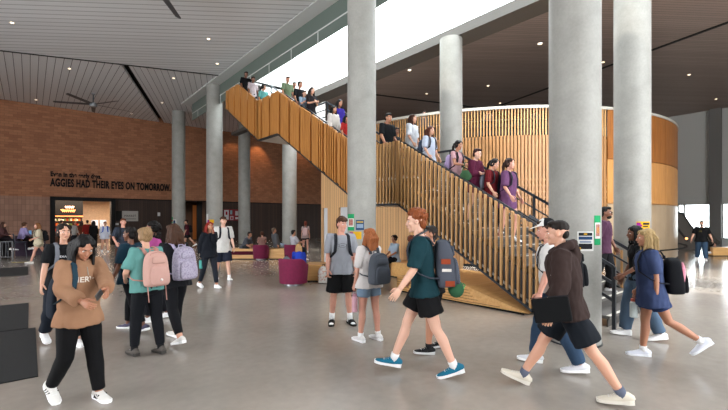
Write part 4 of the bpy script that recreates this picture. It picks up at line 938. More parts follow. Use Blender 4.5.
q = on_stair('woman in dark red tee with grey backpack on her chest on the stair', 491, 7.7, 1.62, 'f', top='#5a1218', bottom='#14161c', blen=.93, bfit=.004, hair='ponytail', hc='#130d0b', sleeve=.45, head=(0, -24), thick=1.15)
backpack(q, 'grey backpack on the woman in dark red tee', '#6f7480', w=.28)
q = on_stair('woman in oversized purple tee and ponytail, lowest on the slatted flight', 507.5, 7.85, 1.78, 'f', top='#5e3b5c', bottom='#7a5a50', blen=.2, hair='ponytail', hc='#2e1a12', sleeve=.5, fit=.04, hem=-.22, sk='rose', head=(0, 0), shoe='#c8c8cc')
backpack(q, 'dark backpack on the woman in oversized purple tee', '#20242c', w=.24, d=.1)
# right hand man beside the big column
q = person('bearded man with glasses in purple tee coming down the last steps', 603.5, 7.9, 350, 1.70, z=.3, sk='brown', top='#44283c', sleeve=.5, bottom='#0d0e12', blen=.97, hair='short', hc='#0e0a08', det=2, legs=((14, 16, -4), (-10, 20, -10)), group=GS)
bm = B(); ball(bm, q['hp'](0, .045, -.085) if 'hp' in q else q['head'](0, .045, -.085), (.05, .05, .04), 12); obj('beard', bm, hair_mat('#0e0a08'), q['T'])
bm = B()
for e2 in (-1, 1): tube(bm, [q['head'](e2*.032+.022*math.cos(t2), .098, .004+.018*math.sin(t2)) for t2 in [2*PI*j/10 for j in range(11)]], .003, 5)
obj('glasses', bm, black, q['T'])
# upper flights
for lab, px, X, H_, sex, top, hair, hc, sk, kw in (
    ('person in black at the very top of the staircase', 245.5, 7.4, 1.72, 'm', '#0d0e11', 'short', '#0e0a08', 'brown', {}),
    ('woman in white top with dark trousers descending from the upper floor', 252.5, 7.45, 1.70, 'f', '#a79a9c', 'short', '#0e0a08', 'brown', {}),
    ('woman in aqua top looking back near the upper landing', 263, 7.45, 1.70, 'f', '#4f8a86', 'ponytail', '#17100c', 'tan', dict(head=(40, 0))),
    ('man in olive green tee on the upper landing', 287, 7.45, 1.66, 'm', '#5d6a52', 'short', '#17100c', 'tan', {}),
    ('person with dark hair just behind the man in olive tee', 293.5, 7.9, 1.55, 'f', '#6a5a5c', 'short', '#17100c', 'tan', {}),
    ('woman in black tee with high hair knot below the upper landing', 299, 7.5, 1.72, 'f', '#0d0f14', 'bun', '#17100c', 'tan', {}),
    ('person in light blue top with dark hair on the middle flight', 303.5, 7.45, 1.50, 'f', '#8094a8', 'short', '#2a1a12', 'fair', dict(arms=((30, 6, 100, 30), (30, 6, 100, 30)))),
    ('tall woman with long dark hair in black top on the middle flight', 311, 7.55, 1.74, 'f', '#191316', 'long', '#20130e', 'fair', dict(arms=((20, 6, 90, 40), (20, 6, 90, 40)))),
    ('woman with long black hair in cream coat on the middle flight', 333, 7.42, 1.58, 'f', '#b3aca6', 'long', '#0b0808', 'tan', dict(sleeve=.93, fit=.04)),
    ('woman in royal purple shirt beside the woman in cream coat', 338.5, 7.95, 1.74, 'f', '#2c1f78', 'long', '#0b0808', 'tan', dict(sleeve=.5)),
    ('person in bright red top partly hidden by the column on the stair', 345.5, 7.5, 1.50, 'f', '#8c1c18', 'long', '#0b0808', 'tan', {})):
    kw = dict(kw); kw.setdefault('sleeve', .45)
    q = on_stair(lab, px, X, H_, sex, top=top, bottom='#101218', blen=.95, hair=hair, hc=hc, sk=sk, hairlen=.2, **kw)
# gallery on the drum: three people behind the railing
for px, lab, c_ in ((424.5, 'head of a person behind the gallery railing, left of the sunlit column', '#2a2a30'), (488, 'head of a person behind the gallery railing, right of the sunlit column', '#3a2f2a'), (535, 'head of a person behind the gallery railing, close to the big column', '#2a2a30')):
    person(lab, px, 17.0 if px > 430 else 17.6, 270, 1.66, z=z3_, sex='f', det=0, top=c_, bottom='#1a1a1e', blen=.95, hair='short', hc='#120c0a', sk='brown', group='people on the gallery')
# sitting on the curved oak bench under the stair
q = person('woman in pale blue tee sitting on the oak bench under the stair', 395.5, 12.55, 215, 1.62, sex='f', det=1, sk='tan', top='#9fb0c0', sleeve=.45, bottom='#101218', blen=.95, bfit=.01, shoe='#b8b8bc', hair='bun', hc='#140d0a', legs=((82, 84, 0), (86, 80, 0)), arms=((26, 6, 45, 30), (26, 6, 45, 30)), lean=4, z=0)
# ------------------------------------------------------------------ far left and right
GF = 'people far across the lobby'
q = person('woman with long fair hair in cream tee and shorts walking past the high tables', 38.5, 16.4, 192, 1.66, sex='f', det=1, sk='rose', top='#b3a890', sleeve=.5, fit=.045, hem=-.1, bottom='#a39a85', blen=.26, hair='long', hc='#7a4f2e', legs=((22, 6, 6), (-26, 14, -20)), arms=((6, 6, 70, 40), (6, 6, 70, 40)), shoe='#b8b2a8', group=GF)
backpack(q, 'black backpack on the woman with long fair hair in cream tee', '#101114')
q = person('man in slate blue tee and brown trousers walking toward the camera', 123, 13.2, 280, 1.80, det=1, sk='rose', top='#2d333e', sleeve=.48, bottom='#40261c', blen=.96, hair='short', hc='#5c3018', arms=((10, 14, 50, 20), (10, 20, 50, 35)), group=GF)
backpack(q, 'grey backpack on the man in slate blue tee', '#454a52')
q = person('woman in white oversized top and shorts with blue straps leaving the cafe', 105, 22.0, 275, 1.66, sex='f', det=1, sk='fair', top='#b8bcc8', sleeve=.9, fit=.05, hem=-.16, bottom='#9098a8', blen=.22, hair='short', hc='#20140f', legs=((10, 4, 0), (-10, 12, -8)), group=GF)
backpack(q, 'blue backpack on the woman in white leaving the cafe', '#1d3a8c', strap='#1f45a8')
for lab, px, D_, ph_, H_, sx, tp, bt, hr, hc_ in (
    ('person in grey hoodie with dark bag queueing at the cafe, leftmost of the queue', 61, 27, 60, 1.74, 'm', '#4a5658', '#15171c', 'short', '#1a120e'),
    ('woman in white tee queueing at the cafe behind the woman in black graphic tee', 74, 25.5, 330, 1.68, 'f', '#a8a4a0', '#23262c', 'long', '#6a4428'),
    ('person in rust brown top queueing at the cafe', 81.5, 27, 80, 1.68, 'f', '#5a2c1c', '#15171c', 'long', '#2a1610'),
    ('person in red top at the cafe reaching up', 87.5, 26, 100, 1.74, 'm', '#7a1c16', '#15171c', 'short', '#120c0a'),
    ('person in black clothes with black hair at the cafe entrance', 93.5, 23.5, 85, 1.70, 'f', '#08080a', '#08080a', 'long', '#070505')):
    person(lab, px, D_, ph_, H_, sex=sx, det=0, top=tp, sleeve=.9, bottom=bt, blen=.95, hair=hr, hc=hc_, legs=((8, 4, 0), (-8, 8, -4)), group='people queueing at the cafe')
q = person('person in maroon top and black shorts walking left behind the far columns', 187, 25.0, 185, 1.76, sex='f', det=1, sk='fair', top='#451522', sleeve=.5, bottom='#0d0d10', blen=.35, hair='short', hc='#120c0a', legs=((14, 10, 0), (-28, 14, -24)), group=GF)
backpack(q, 'black backpack on the person in maroon top', '#0d0d10')
q = person('woman with auburn hair in white top and black shorts walking away down the corridor', 305.5, 21.3, 88, 1.68, sex='f', det=1, sk='rose', top='#9c8a88', sleeve=.3, bottom='#0d0d10', blen=.22, hair='ponytail', hc='#5c2414', group=GF)
backpack(q, 'pale pink backpack on the woman walking down the corridor', '#b89a98')
q = person('bearded man in black graphic tee and blue jeans walking in from the windows', 701.5, 17.3, 275, 1.72, det=1, sk='fair', thick=1.2, top='#0c0c0e', sleeve=.48, bottom='#2f4257', blen=.97, hair='short', hc='#1a100c', legs=((10, 4, 2), (-8, 12, -8)), arms=((4, 18, 10, 0), (4, 18, 10, 0)), group=GF)
bm = B(); ball(bm, q['head'](0, .045, -.085), (.052, .05, .042), 12); obj('beard', bm, hair_mat('#1a100c'), q['T'])
decal(q, 'emblem', blob_mesh([[(-.5, -.3), (.5, -.3), (.3, .3), (-.2, .4)]]), cloth('#8a7a3c'), q['top'], .05, .36, .09)
person('person in grey patterned top crouching beside the pier at the right windows', 716, 19.5, 200, 1.66, det=0, sk='fair', top='#3d3a36', sleeve=.9, bottom='#2a2622', blen=.97, hair='short', hc='#140d0a', legs=((80, 95, 0), (60, 80, 0)), lean=35, group=GF)
# seated around the lounge
q = person('person in grey tee and black cap sitting on the far oak bench hugging knees', 243.5, 18.25, 330, 1.72, det=1, z=.14, sk='tan', top='#4d5058', sleeve=.5, bottom='#2a2c30', blen=.4, hair='short', hc='#0d0a08', legs=((110, 100, 0), (110, 95, 0)), lean=30, arms=((40, 6, 50, 20), (40, 6, 50, 20)))
q = person('person in grey patterned sweater slouching at the end of the far bench', 277, 18.3, 20, 1.66, det=1, z=.10, sk='tan', top='#55585c', sleeve=.9, fit=.05, bottom='#8ca0b8', blen=.96, hair='short', hc='#6a5a4c', legs=((80, 60, 0), (78, 50, 0)), lean=-15)
def seat_p(lab, px, D_, ph_, H_, zz, sx, tp, bt, hr, hc_, **k):
    return person(lab, px, D_, ph_, H_, z=zz, sex=sx, det=1, top=tp, bottom=bt, hair=hr, hc=hc_, legs=((80, 75, 0), (84, 78, 0)), arms=k.pop('arms', ((30, 8, 60, 30), (30, 8, 60, 30))), **k)
seat_p('blonde person in white and royal blue curled in the near maroon armchair', 300, 10.95, 97, 1.50, -.02, 'f', '#20399c', '#23262c', 'long', '#a88458', hairlen=.1, blen=.95, lean=36, sleeve=.9, hem=-.03)
seat_p('person in white tee with black hair lounging in the back maroon armchair', 294.5, 17.0, 30, 1.66, 0, 'm', '#b4b4bc', '#2a3038', 'short', '#0d0a08', blen=.95, hem=-.03, sleeve=.45, lean=-6)
seat_p('person with bare arms raised in the maroon armchair by the far bench', 262, 17.9, 95, 1.56, -.0, 'f', '#8a6a60', '#2a2020', 'bun', '#4a2a1a', blen=.9, sk='rose', sleeve=.2, hem=-.03, lean=-8)
# high table sitters
seat_p('student in lilac top on a navy bar chair at the high table', 21, 18.9, 30, 1.66, .33, 'f', '#8a7fa8', '#1a1418', 'bun', '#4a2f1c', blen=.95, sleeve=.9, lean=14, hem=-.03)
seat_p('student with brown hair at the left end of the high table, cut by the frame', 0.5, 18.6, 340, 1.66, .33, 'f', '#4a3030', '#1a1418', 'long', '#3a2014', blen=.95, sleeve=.9, lean=10, hem=-.03)
# ------------------------------------------------------------------ seating
def rot_bm(bm, cx_, cy_, a): bmesh.ops.transform(bm, matrix=Matrix.Translation((cx_, cy_, 0)) @ Matrix.Rotation(a, 4, 'Z'), verts=bm.verts[:]); return bm
bmat_ = stripes('bench_slats', '#c08a4c', '#7a5228', .07, PI/2, gap=.12, rough=.35)
# wedge platform in front of the stair
t = empty('stage_platform', (6.95, 7.06, 0), 0, 'low oak platform tapering to a point at the foot of the slatted stair', 'platform')
bm = B()
pl = [(3.72, .02), (4.98, .36), (7.06, .37)]
X0 = 6.96
lo_ = [(X0+.08, 3.72), (X0, 4.98), (X0, 7.06)]
A = [bm.verts.new((x, y, 0.03)) for x, y in lo_]; C_ = [bm.verts.new((x, y, z)) for (x, y), (_, z) in zip(lo_, pl)]
A2 = [bm.verts.new((9.3, y, 0.03)) for x, y in lo_]; C2_ = [bm.verts.new((9.3, y, min(z, max(.04, zbot(y))) if y > 3.8 else .035)) for (x, y), (_, z) in zip(lo_, pl)]
for i in (0, 1):
    bm.faces.new((A[i], A[i+1], C_[i+1], C_[i])); bm.faces.new((C_[i], C_[i+1], C2_[i+1], C2_[i])); bm.faces.new((A2[i+1], A2[i], C2_[i], C2_[i+1]))
bm.faces.new((A[2], A2[2], C2_[2], C_[2])); bm.faces.new((A[0], C_[0], C2_[0], A2[0]))
bmesh.ops.transform(bm, matrix=Matrix.Translation((-6.95, -7.06, 0)), verts=bm.verts[:])
obj('deck', bm, oak_b, t)
bm = B()
for k in range(1, 6):
    z_ = .06*k
    for (x0, y0), (x1, y1), za, zb_2 in zip(lo_, lo_[1:], (.02, .36), (.36, .37)):
        if za < z_: y0 = y0+(y1-y0)*max(0, (z_-za)/(zb_2-za)) if zb_2 > z_ else y1
        if y1-y0 > .05: bar(bm, (x0-6.952, y0-7.06, z_), (x1-6.952, y1-7.06, z_), .008, .008)
o = obj('groove_lines', bm, mat('groove_brown', '#6a4422', .6), t)
bm = B(); bar(bm, (.03, -3.3, .015), (.03, 0, .015), .02, .03); bar(bm, (.03, 0, .015), (2.3, 0, .015), .02, .03); obj('plinth', bm, black, t)
# curved bench under the landing
t = empty('oak_bench', (8.95, 8.4, 0), 0, 'long oak bench against the boarded wall under the stair landing', 'bench')
bm = B(); box(bm, -.42, .44, -1.2, 2.3, .03, .45); o = obj('seat_block', bm, oak_b, t); bev(o, .015)
bm = B(); box(bm, -.40, .44, -1.18, 2.28, 0, .03); obj('plinth', bm, black, t)
def block_bench(px, D_, L_, dep, h_, label, cushion=False, ang=0.):
    p = gp(px, D_); t = empty('oak_bench', p, face(90)+ang, label, 'bench')
    bm = B(); box(bm, -L_/2, L_/2, -dep/2, dep/2, .03, h_); o = obj('seat_block', bm, oak_b, t); bev(o, .015)
    bm = B(); box(bm, -L_/2+.03, L_/2-.03, -dep/2+.03, dep/2-.03, 0, .03); obj('plinth', bm, black, t)
    if cushion:
        bm = B(); box(bm, -L_*.38, L_*.1, -dep/2-.03, -dep/2+.02, .2, .36); obj('upholstered_panel', bm, cloth('#4a1020'), t)
    return t
block_bench(255.5, 18.2, 2.9, .8, .46, 'far long oak bench with a maroon upholstered panel in its front', True)
block_bench(316, 11.75, .55, .8, .48, 'short oak bench between the near maroon armchair and the man in light grey tee')
maroon = mat('maroon_felt', '#6a1038', .9, var=.08, vscale=14)
def armchair(px, D_, label, phi=90, w=.40, h_=.70):
    t = empty('armchair', gp(px, D_), face(phi), label, 'armchair', 'maroon barrel armchairs')
    bm = B(); n = 30; a0, a1 = math.radians(150-360+0), math.radians(30); R_ = []
    a0, a1 = math.radians(-215), math.radians(35)
    for i in range(n+1):
        a = a0+(a1-a0)*i/n; c_, s_2 = math.cos(a), math.sin(a); hh = h_-(.16 if s_2 > .1 else .16*max(0, min(1, (s_2+.5)/.6)))
        R_.append([bm.verts.new((rr*c_, rr*s_2, z_)) for rr, z_ in ((w*.92, .06), (w, hh-.03), (w-.02, hh), (w-.08, hh), (w-.10, hh-.03), (w-.12, .3))])
    for i in range(n):
        for k in range(6): bm.faces.new((R_[i][k], R_[i][(k+1) % 6], R_[i+1][(k+1) % 6], R_[i+1][k]))
    bm.faces.new(R_[0]); bm.faces.new(R_[-1][::-1]); o = obj('barrel_back', bm, maroon, t, smooth=True); e = o.modifiers.new('e', 'EDGE_SPLIT'); e.split_angle = .9
    bm = B(); tube(bm, [(0, .02, .08), (0, .02, .36), (0, .02, .40)], [w-.1, w-.1, w-.14], 28, up=(1, 0, 0)); obj('seat_cushion', bm, maroon, t)
    bm = B(); tube(bm, [(0, 0, 0), (0, 0, .06)], w*.6, 24, up=(1, 0, 0)); obj('swivel_base', bm, mat('brushed_base', '#8d8f92', .35, .6), t)
    return t
armchair(293.5, 10.85, 'maroon barrel armchair nearest the camera, holding the blonde person in blue', 75, .405, .72)
armchair(261, 17.75, 'maroon barrel armchair in front of the far long oak bench', 95, .36, .66)
armchair(292.5, 16.9, 'maroon barrel armchair holding the person in white tee, behind the nearest one', 60, .36, .72)
armchair(181, 21.5, 'small distant maroon armchair behind the lavender floral backpack', 80, .42, .62)
# bags on the floor and chairs
def floor_bag(px, D_, z_, label, m, r=(.17, .13, .24)):
    t = empty('bag', gp(px, D_, z_), face(80), label, 'bag'); bm = B(); ball(bm, (0, 0, r[2]), r, 16); box(bm, -r[0]*.8, r[0]*.8, -r[1]*.7, r[1]*.7, 0.01, r[2]*1.3)
    obj('bag_body', remesh(bm, .02, 4), m, t); bm = B(); tube(bm, [(-.04, 0, r[2]*1.9), (-.03, 0, r[2]*2.15), (.03, 0, r[2]*2.15), (.04, 0, r[2]*1.9)], .01, 6); obj('grab_handle', bm, cloth('#22242a'), t); return t
floor_bag(323.5, 11.1, 0, 'white bag with a colourful pattern standing beside the short oak bench', floral('multicolour_print', '#c4c2bc', '#2c6a78', '#b05a2c', 22))
floor_bag(286.5, 10.95, .42, 'grey bag wedged in the nearest maroon armchair beside the blonde person', cloth('#5a5f66'), (.13, .1, .17))
# high tables, rail and bar chair on the far left
t = empty('high_table', gp(2, 19.4), face(90), 'long dark high table with pale top by the left brick wall', 'table')
bm = B(); box(bm, -2.2, .25, -.35, .35, 1.0, 1.05); obj('tabletop', bm, mat('table_top', '#8a7f70', .4), t)
for x in (-2.1, .1):
    bm = B(); box(bm, x, x+.08, -.3, .3, 0, 1.0); obj('leg', bm, mat('table_side', '#1d1a20', .5), t)
t = empty('counter', gp(30.5, 19.8), face(90), 'dark purple counter end beside the woman in cream tee', 'counter')
bm = B(); box(bm, -.5, .35, -.3, .5, 0, .98); obj('cabinet', bm, mat('purple_panel', '#2c1c30', .5), t); bm = B(); box(bm, -.55, .4, -.35, .55, .98, 1.03); obj('worktop', bm, mat('table_top', '#8a7f70', .4), t)
t = empty('laptop', gp(27.5, 19.7, 1.03), face(60), 'small open laptop with blue screen on the purple counter', 'laptop')
bm = B(); box(bm, -.15, .15, -.1, .1, 0, .015); obj('keyboard', bm, mat('laptop_grey', '#6a6c70', .4), t); bm = B(); box(bm, -.15, .15, .1, .11, .01, .2); obj('lid', bm, emit('screen_blue', '#5f8fb8', .8), t)
def bar_chair(px, D_, label):
    t = empty('bar_chair', gp(px, D_), face(40), label, 'chair', 'navy bar chairs')
    nv = mat('navy_shell', '#161b2c', .5); bm = B(); box(bm, -.23, .23, -.2, .22, .70, .75); o = obj('seat', bm, nv, t); bev(o, .02)
    bm = B(); prism(bm, [(-.2, .74), (-.16, .74), (-.22, 1.12), (-.26, 1.12)], -.23, .23); o = obj('backrest', bm, nv, t); bev(o, .015)
    for x in (-1, 1):
        for y in (-1, 1): bm = B(); bar(bm, (x*.25, y*.24, 0), (x*.18, y*.17, .7), .025); obj('leg', bm, steel, t)
    bm = B(); bar(bm, (-.23, .22, .28), (.23, .22, .28), .02); bar(bm, (-.23, -.22, .28), (.23, -.22, .28), .02); obj('footrest', bm, steel, t)
bar_chair(20, 18.6, 'navy bar chair holding the student in lilac top'); bar_chair(1, 18.3, 'navy bar chair at the left edge of the frame')
t = empty('guard_rack', gp(5, 17.6), face(90), 'low grey metal rail in front of the high table', 'rail')
bm = B()
for x in (-1.2, -.2, .33): bar(bm, (x, 0, 0), (x, 0, .8), .03)
bar(bm, (-1.2, 0, .8), (.33, 0, .8), .03); bar(bm, (-1.2, 0, .12), (.33, 0, .12), .03); obj('frame', bm, mat('rail_grey', '#6d6f72', .4, .5), t)
bm = B()
for k in range(12): bar(bm, (-1.1+k*.125, 0, .12), (-1.1+k*.125, 0, .8), .012)
obj('bars', bm, mat('rail_grey', '#6d6f72', .4, .5), t)
bm = B(); p, q_ = fl(12, 262.5), fl(30, 262.0); bar(bm, (p.x, p.y, .006), (q_.x, q_.y, .006), .09, .012); tag(obj('floor_tape', bm, mat('tape_yellow', '#8a7a30', .6)), 'yellow warning strip on the floor under the high table', 'floor strip')
# mats
matm = mat('mat_black', '#0c0c0d', .95, bump=.4, bscale=300)
for (x0, x1, y0, y1, lab) in ((-2.2, .07, 5.76, 8.38, 'black floor mat nearest the camera at the left edge'), (-2.4, -.02, 8.42, 10.98, 'black floor mat butted behind the nearest one'), (-2.2, -.05, 16.6, 19.5, 'far black floor mat near the high table rail')):
    o = obj('floor_mat', box(B(), x0, x1, y0, y1, 0, .012), matm); tag(o, lab, 'mat', 'black floor mats')
# ------------------------------------------------------------------ wall graphics
def wall_text(txt, px0, px1, py0, py1, name, label, bold=.05):
    x0, x1 = on_y(px0, WY), on_y(px1, WY); D0 = dist(x0, WY); zt_, zb_3 = zat(py0, D0), zat(py1, D0); hcap = zt_-zb_3
    M = Matrix.Translation((x0, WY-.03, zb_3)) @ Matrix.Rotation(PI/2, 4, 'X')
    o = letters(name, txt, black, None, M, hcap/.70, x1-x0, .025, bold*hcap/.7); return tag(o, label, 'lettering')
wall_text('Even in the early days,', 50.5, 101.5, 171.5, 176.0, 'wall_lettering', 'smaller upper line of raised black letters on the brick wall')
wall_text('AGGIES HAD THEIR EYES ON TOMORROW.', 50, 170.5, 178.3, 185.8, 'wall_lettering', 'large lower line of raised black capitals on the brick wall', .042)
for o in [o for o in COL.objects if o.name.startswith('wall_lettering')]: o['kind'] = 'thing'
def plate(px0, px1, py0, py1, m, name, label, cat, off=.04, th=.04):
    x0, x1 = on_y(px0, WY), on_y(px1, WY); D0 = dist((x0+x1)/2, WY); z0_, z1b = zat(py1, D0), zat(py0, D0)
    t = empty(name, ((x0+x1)/2, WY-off, (z0_+z1b)/2), 0, label, cat); t['kind'] = 'thing'
    o = obj('panel', box(B(), -(x1-x0)/2, (x1-x0)/2, -th/2, th/2, -(z1b-z0_)/2, (z1b-z0_)/2), m, t); return t, (x1-x0), (z1b-z0_)
t, w2, h2 = plate(122, 138, 211, 221.2, mat('steel_plate', '#8f8a84', .45, .2), 'sign_plate', 'brushed steel sign plate reading MARKET on the dark wood wall', 'sign')
letters('lettering', 'MARKET', black, t, Matrix.Translation((-w2*.36, -.03, -.06)) @ Matrix.Rotation(PI/2, 4, 'X'), .22, w2*.72, .004)
bm = B(); bar(bm, (-w2*.36, -.03, -.2), (w2*.36, -.03, -.2), .004, .03); obj('rule', bm, black, t)
plate(115.8, 121.8, 211, 220.8, black, 'display_screen', 'switched off black screen left of the steel sign plate', 'screen')
plate(157.5, 160, 212.5, 216, mat('white_box', '#c8c8c8', .5), 'wall_device', 'small white device on the dark wood wall right of the steel sign', 'device')
plate(115.5, 118.3, 223, 225, mat('white_box', '#c8c8c8', .5), 'wall_switch', 'small white switch plate under the black screen', 'switch')
t, w2, h2 = plate(223.3, 239, 209.3, 220.5, mat('notice_maroon', '#7c1420', .7), 'notice_board', 'maroon notice board with white papers between the distant columns', 'notice board')
for (u0, u1, v0, v1, c_) in ((.04, .32, .08, .92, '#c8c4c8'), (.12, .24, .5, .8, '#9c1c24'), (.42, .54, .55, .9, '#7fa8b0'), (.40, .62, .05, .40, '#b8a0a8'), (.47, .56, .12, .3, '#a81c2c'), (.74, .96, .45, .85, '#b8b4b8'), (.74, .96, .12, .3, '#c8c4c8')):
    obj('paper', box(B(), (u0-.5)*w2, (u1-.5)*w2, -.035-(.004 if c_ in ('#9c1c24', '#a81c2c') else 0), -.02, (v0-.5)*h2, (v1-.5)*h2), cloth(c_), t)
# cafe interior
x0, x1 = cx0+.5, cx1-.5
def cafe_x(px, Y=WY+3.0): return on_y(px, Y)
yb = WY+3.0; D0 = dist(cafe_x(70), yb)
t = empty('menu_fascia', (cafe_x(54.5), yb, 0), 0, 'black cafe fascia with a glowing script sign over the counter', 'sign'); t['kind'] = 'thing'
wf = cafe_x(83)-cafe_x(54.5); bm = B(); box(bm, 0, wf, 0, .2, zat(215.5, D0), BZ-.05); obj('fascia_board', bm, black, t)
gl = emit('neon_white', '#ffd9b8', 1.6)
def script_line(x, z_, w2, n, amp): return [(x+w2*i/n, -.04, z_+amp*math.sin(i*2.1)*(1 if i % 3 else .3)) for i in range(n+1)]
bm = B(); tube(bm, script_line(wf*.36, zat(207.2, D0), wf*.32, 16, .10), .02, 5); obj('neon_script', bm, gl, t)
bm = B(); tube(bm, script_line(wf*.24, zat(210.8, D0), wf*.48, 22, .11), .022, 5); tube(bm, [(wf*.2, -.04, zat(209.8, D0)), (wf*.34, -.04, zat(209.8, D0))], .015, 5); obj('neon_script', bm, emit('neon_peach', '#ffa86a', 1.5), t)
t = empty('bakery_display', (cafe_x(54.5), yb, 0), 0, 'lit display shelves of food at the back of the cafe', 'shelf'); t['kind'] = 'thing'
bm = B()
for z_ in (.5, .9, 1.3, 1.65, 1.95): box(bm, 0, wf, 0, .5, z_, z_+.04)
box(bm, 0, wf, .5, .55, 0, 2.0); obj('shelves', bm, mat('shelf_brown', '#3a2016', .5), t)
bm = B(); box(bm, 0, wf, .02, .05, 1.99, 2.05); obj('shelf_light', bm, emit('shelf_warm', '#ff8a4a', 2.0), t)
rn = random.Random(3)
for k in range(40):
    z_ = (.94, 1.34, 1.69)[k % 3]; c_ = rn.choice(['#b8622c', '#8a2c1c', '#c8a070', '#5a6a3c', '#c8c0b0']); x = wf*(.03+.94*(k//3)/13.5); r_ = rn.uniform(.07, .11)
    bm = B(); tube(bm, [(0, 0, 0), (0, 0, r_*1.4), (0, 0, r_*1.9)], [r_, r_*.95, r_*.4], 10, up=(1, 0, 0)); o = obj('food_jar', bm, cloth(c_), loc=(cafe_x(54.5)+x, yb+.2, z_)); tag(o, 'small coloured food container on the lit shelves of the cafe', 'container', 'food containers on the cafe shelves'); o['kind'] = 'thing'
t = empty('refrigerator_case', (cafe_x(90), yb, 0), 0, 'low chilled case with pale goods at the right side of the cafe', 'case'); wf2 = cafe_x(108)-cafe_x(90)
bm = B(); box(bm, 0, wf2, 0, .7, 0, 1.1); obj('case_body', bm, mat('case_body', '#4a3a30', .5), t)
bm = B(); box(bm, .1, wf2*.45, -.02, .3, 1.1, 1.75); box(bm, wf2*.55, wf2-.1, -.02, .3, 1.1, 1.75); obj('display_panels', bm, mat('display_pale', '#98a0b0', .5, var=.4, vscale=6), t)
# ------------------------------------------------------------------ posters on the columns
def col_patch(t, X, r, pxa, pxb, ya, yb_, m, name, lift=.004, label=None):
    c = t.location; out = []
    def ang(px):
        d = V((DX+RX*(px-CX)/F, DY+RY*(px-CX)/F, 0)).normalized(); cc = V((c.x, c.y, 0)); b_ = d.dot(cc); disc = b_*b_-cc.length_squared+r*r; q = d*(b_-math.sqrt(max(0, disc)))-cc; return math.atan2(q.y, q.x), dist((q+cc).x, (q+cc).y)
    (aa, Da), (ab, Db) = ang(pxa), ang(pxb)
    if abs(aa-ab) > PI: ab += 2*PI if ab < aa else -2*PI
    Dm = (Da+Db)/2; z0_, z1_c = zat(yb_, Dm), zat(ya, Dm); bm = B(); n = 8; rr = r+lift; A = []
    for i in range(n+1):
        a = aa+(ab-aa)*i/n; A.append([bm.verts.new((q*math.cos(a), q*math.sin(a), z)) for q, z in ((rr, z0_), (rr, z1_c), (r-.001, z1_c), (r-.001, z0_))])
    for i in range(n):
        for k in range(4): bm.faces.new((A[i][k], A[i][(k+1) % 4], A[i+1][(k+1) % 4], A[i+1][k]))
    bm.faces.new(A[0]); bm.faces.new(A[-1][::-1]); return obj(name, bm, m)
def poster(colT, X, r, rect, m, label, cat='poster', parts=()):
    o = col_patch(colT, X, r, *rect, m, 'poster'); t = empty('poster', colT.location.copy(), 0, label, cat, 'posters taped to the columns'); o.parent = t; o.name = 'sheet'
    for (u0, u1, v0, v1, mm) in parts:
        xa, xb, ya, yb_ = rect; o = col_patch(colT, X, r, xa+(xb-xa)*u0, xa+(xb-xa)*u1, ya+(yb_-ya)*v0, ya+(yb_-ya)*v1, mm, 'print', .008); o.parent = t
    return t
grn, wht, blu, ylw, ppl, red_, dk = cloth('#1c8a55'), cloth('#c8c8c4'), cloth('#1d3a5c'), cloth('#c99a1c'), cloth('#8c1c7a'), cloth('#8c3018'), cloth('#1a1c20')
poster(C1, 6.05, .34, (577.3, 593.2, 231.5, 251), wht, 'white framed notice with blue and dark print on the big column', parts=((.08, .92, .06, .22, dk), (.08, .92, .26, .42, blu), (.15, .85, .48, .58, cloth('#7a8494')), (.08, .92, .62, .9, dk), (.08, .22, .82, .92, ylw), (.4, .6, .1, .16, ylw)))
poster(C1, 6.05, .34, (594.2, 600.2, 215.5, 245), grn, 'tall green poster with a food photo at the edge of the big column', parts=((.08, .92, .24, .78, wht), (.2, .85, .3, .7, red_), (.35, .7, .4, .6, cloth('#b87a3c'))))
poster(C2, 9.95, .34, (636.3, 649.6, 221.5, 232.5), ylw, 'yellow poster with a purple shape on the column behind the blonde girl', parts=((.02, .32, .1, .62, ppl), (.12, .42, .3, .45, ppl), (.5, .95, .12, .3, dk), (.5, .85, .4, .5, dk), (.0, 1, .88, .98, cloth('#3c8ab0'))))
poster(C3, 6.05, .34, (347.9, 354.2, 214, 230.5), grn, 'green poster with a food photo on the column behind the man in grey tee', parts=((.08, .95, .27, .78, wht), (.2, .85, .32, .7, red_)))
poster(C3, 6.05, .34, (356, 364, 220, 230), blu, 'dark blue notice on the column above the ginger haired young woman', parts=((.1, .9, .12, .28, cloth('#a88c4a')), (.1, .9, .4, .8, cloth('#7f92a8'))))
poster(C3, 6.05, .34, (350, 361.5, 231.5, 239), ylw, 'yellow and purple poster half hidden by the ginger haired young woman', parts=((.0, .28, .1, .8, ppl),))
poster(C3, 6.05, .34, (370.3, 374.6, 230, 241), wht, 'white sheet at the right edge of the column behind the ginger haired young woman')
poster(C5, 7.74, .42, (207.5, 214, 219.5, 223), ylw, 'yellow and purple poster above the red haired woman on the column', parts=((.0, .3, .1, .9, ppl),))
poster(C5, 7.74, .42, (206.6, 208.2, 214, 223), wht, 'narrow white sheet on the left edge of the column behind the red haired woman')
poster(C6, 7.76, .42, (172.6, 176.2, 219.6, 224), wht, 'white sheet with a blue figure on the slim far column', parts=((.2, .8, .15, .85, blu),))
poster(C6, 7.76, .42, (171.9, 172.9, 217, 223), grn, 'green and red strip on the left edge of the slim far column', parts=((.0, 1, .45, .75, red_),))
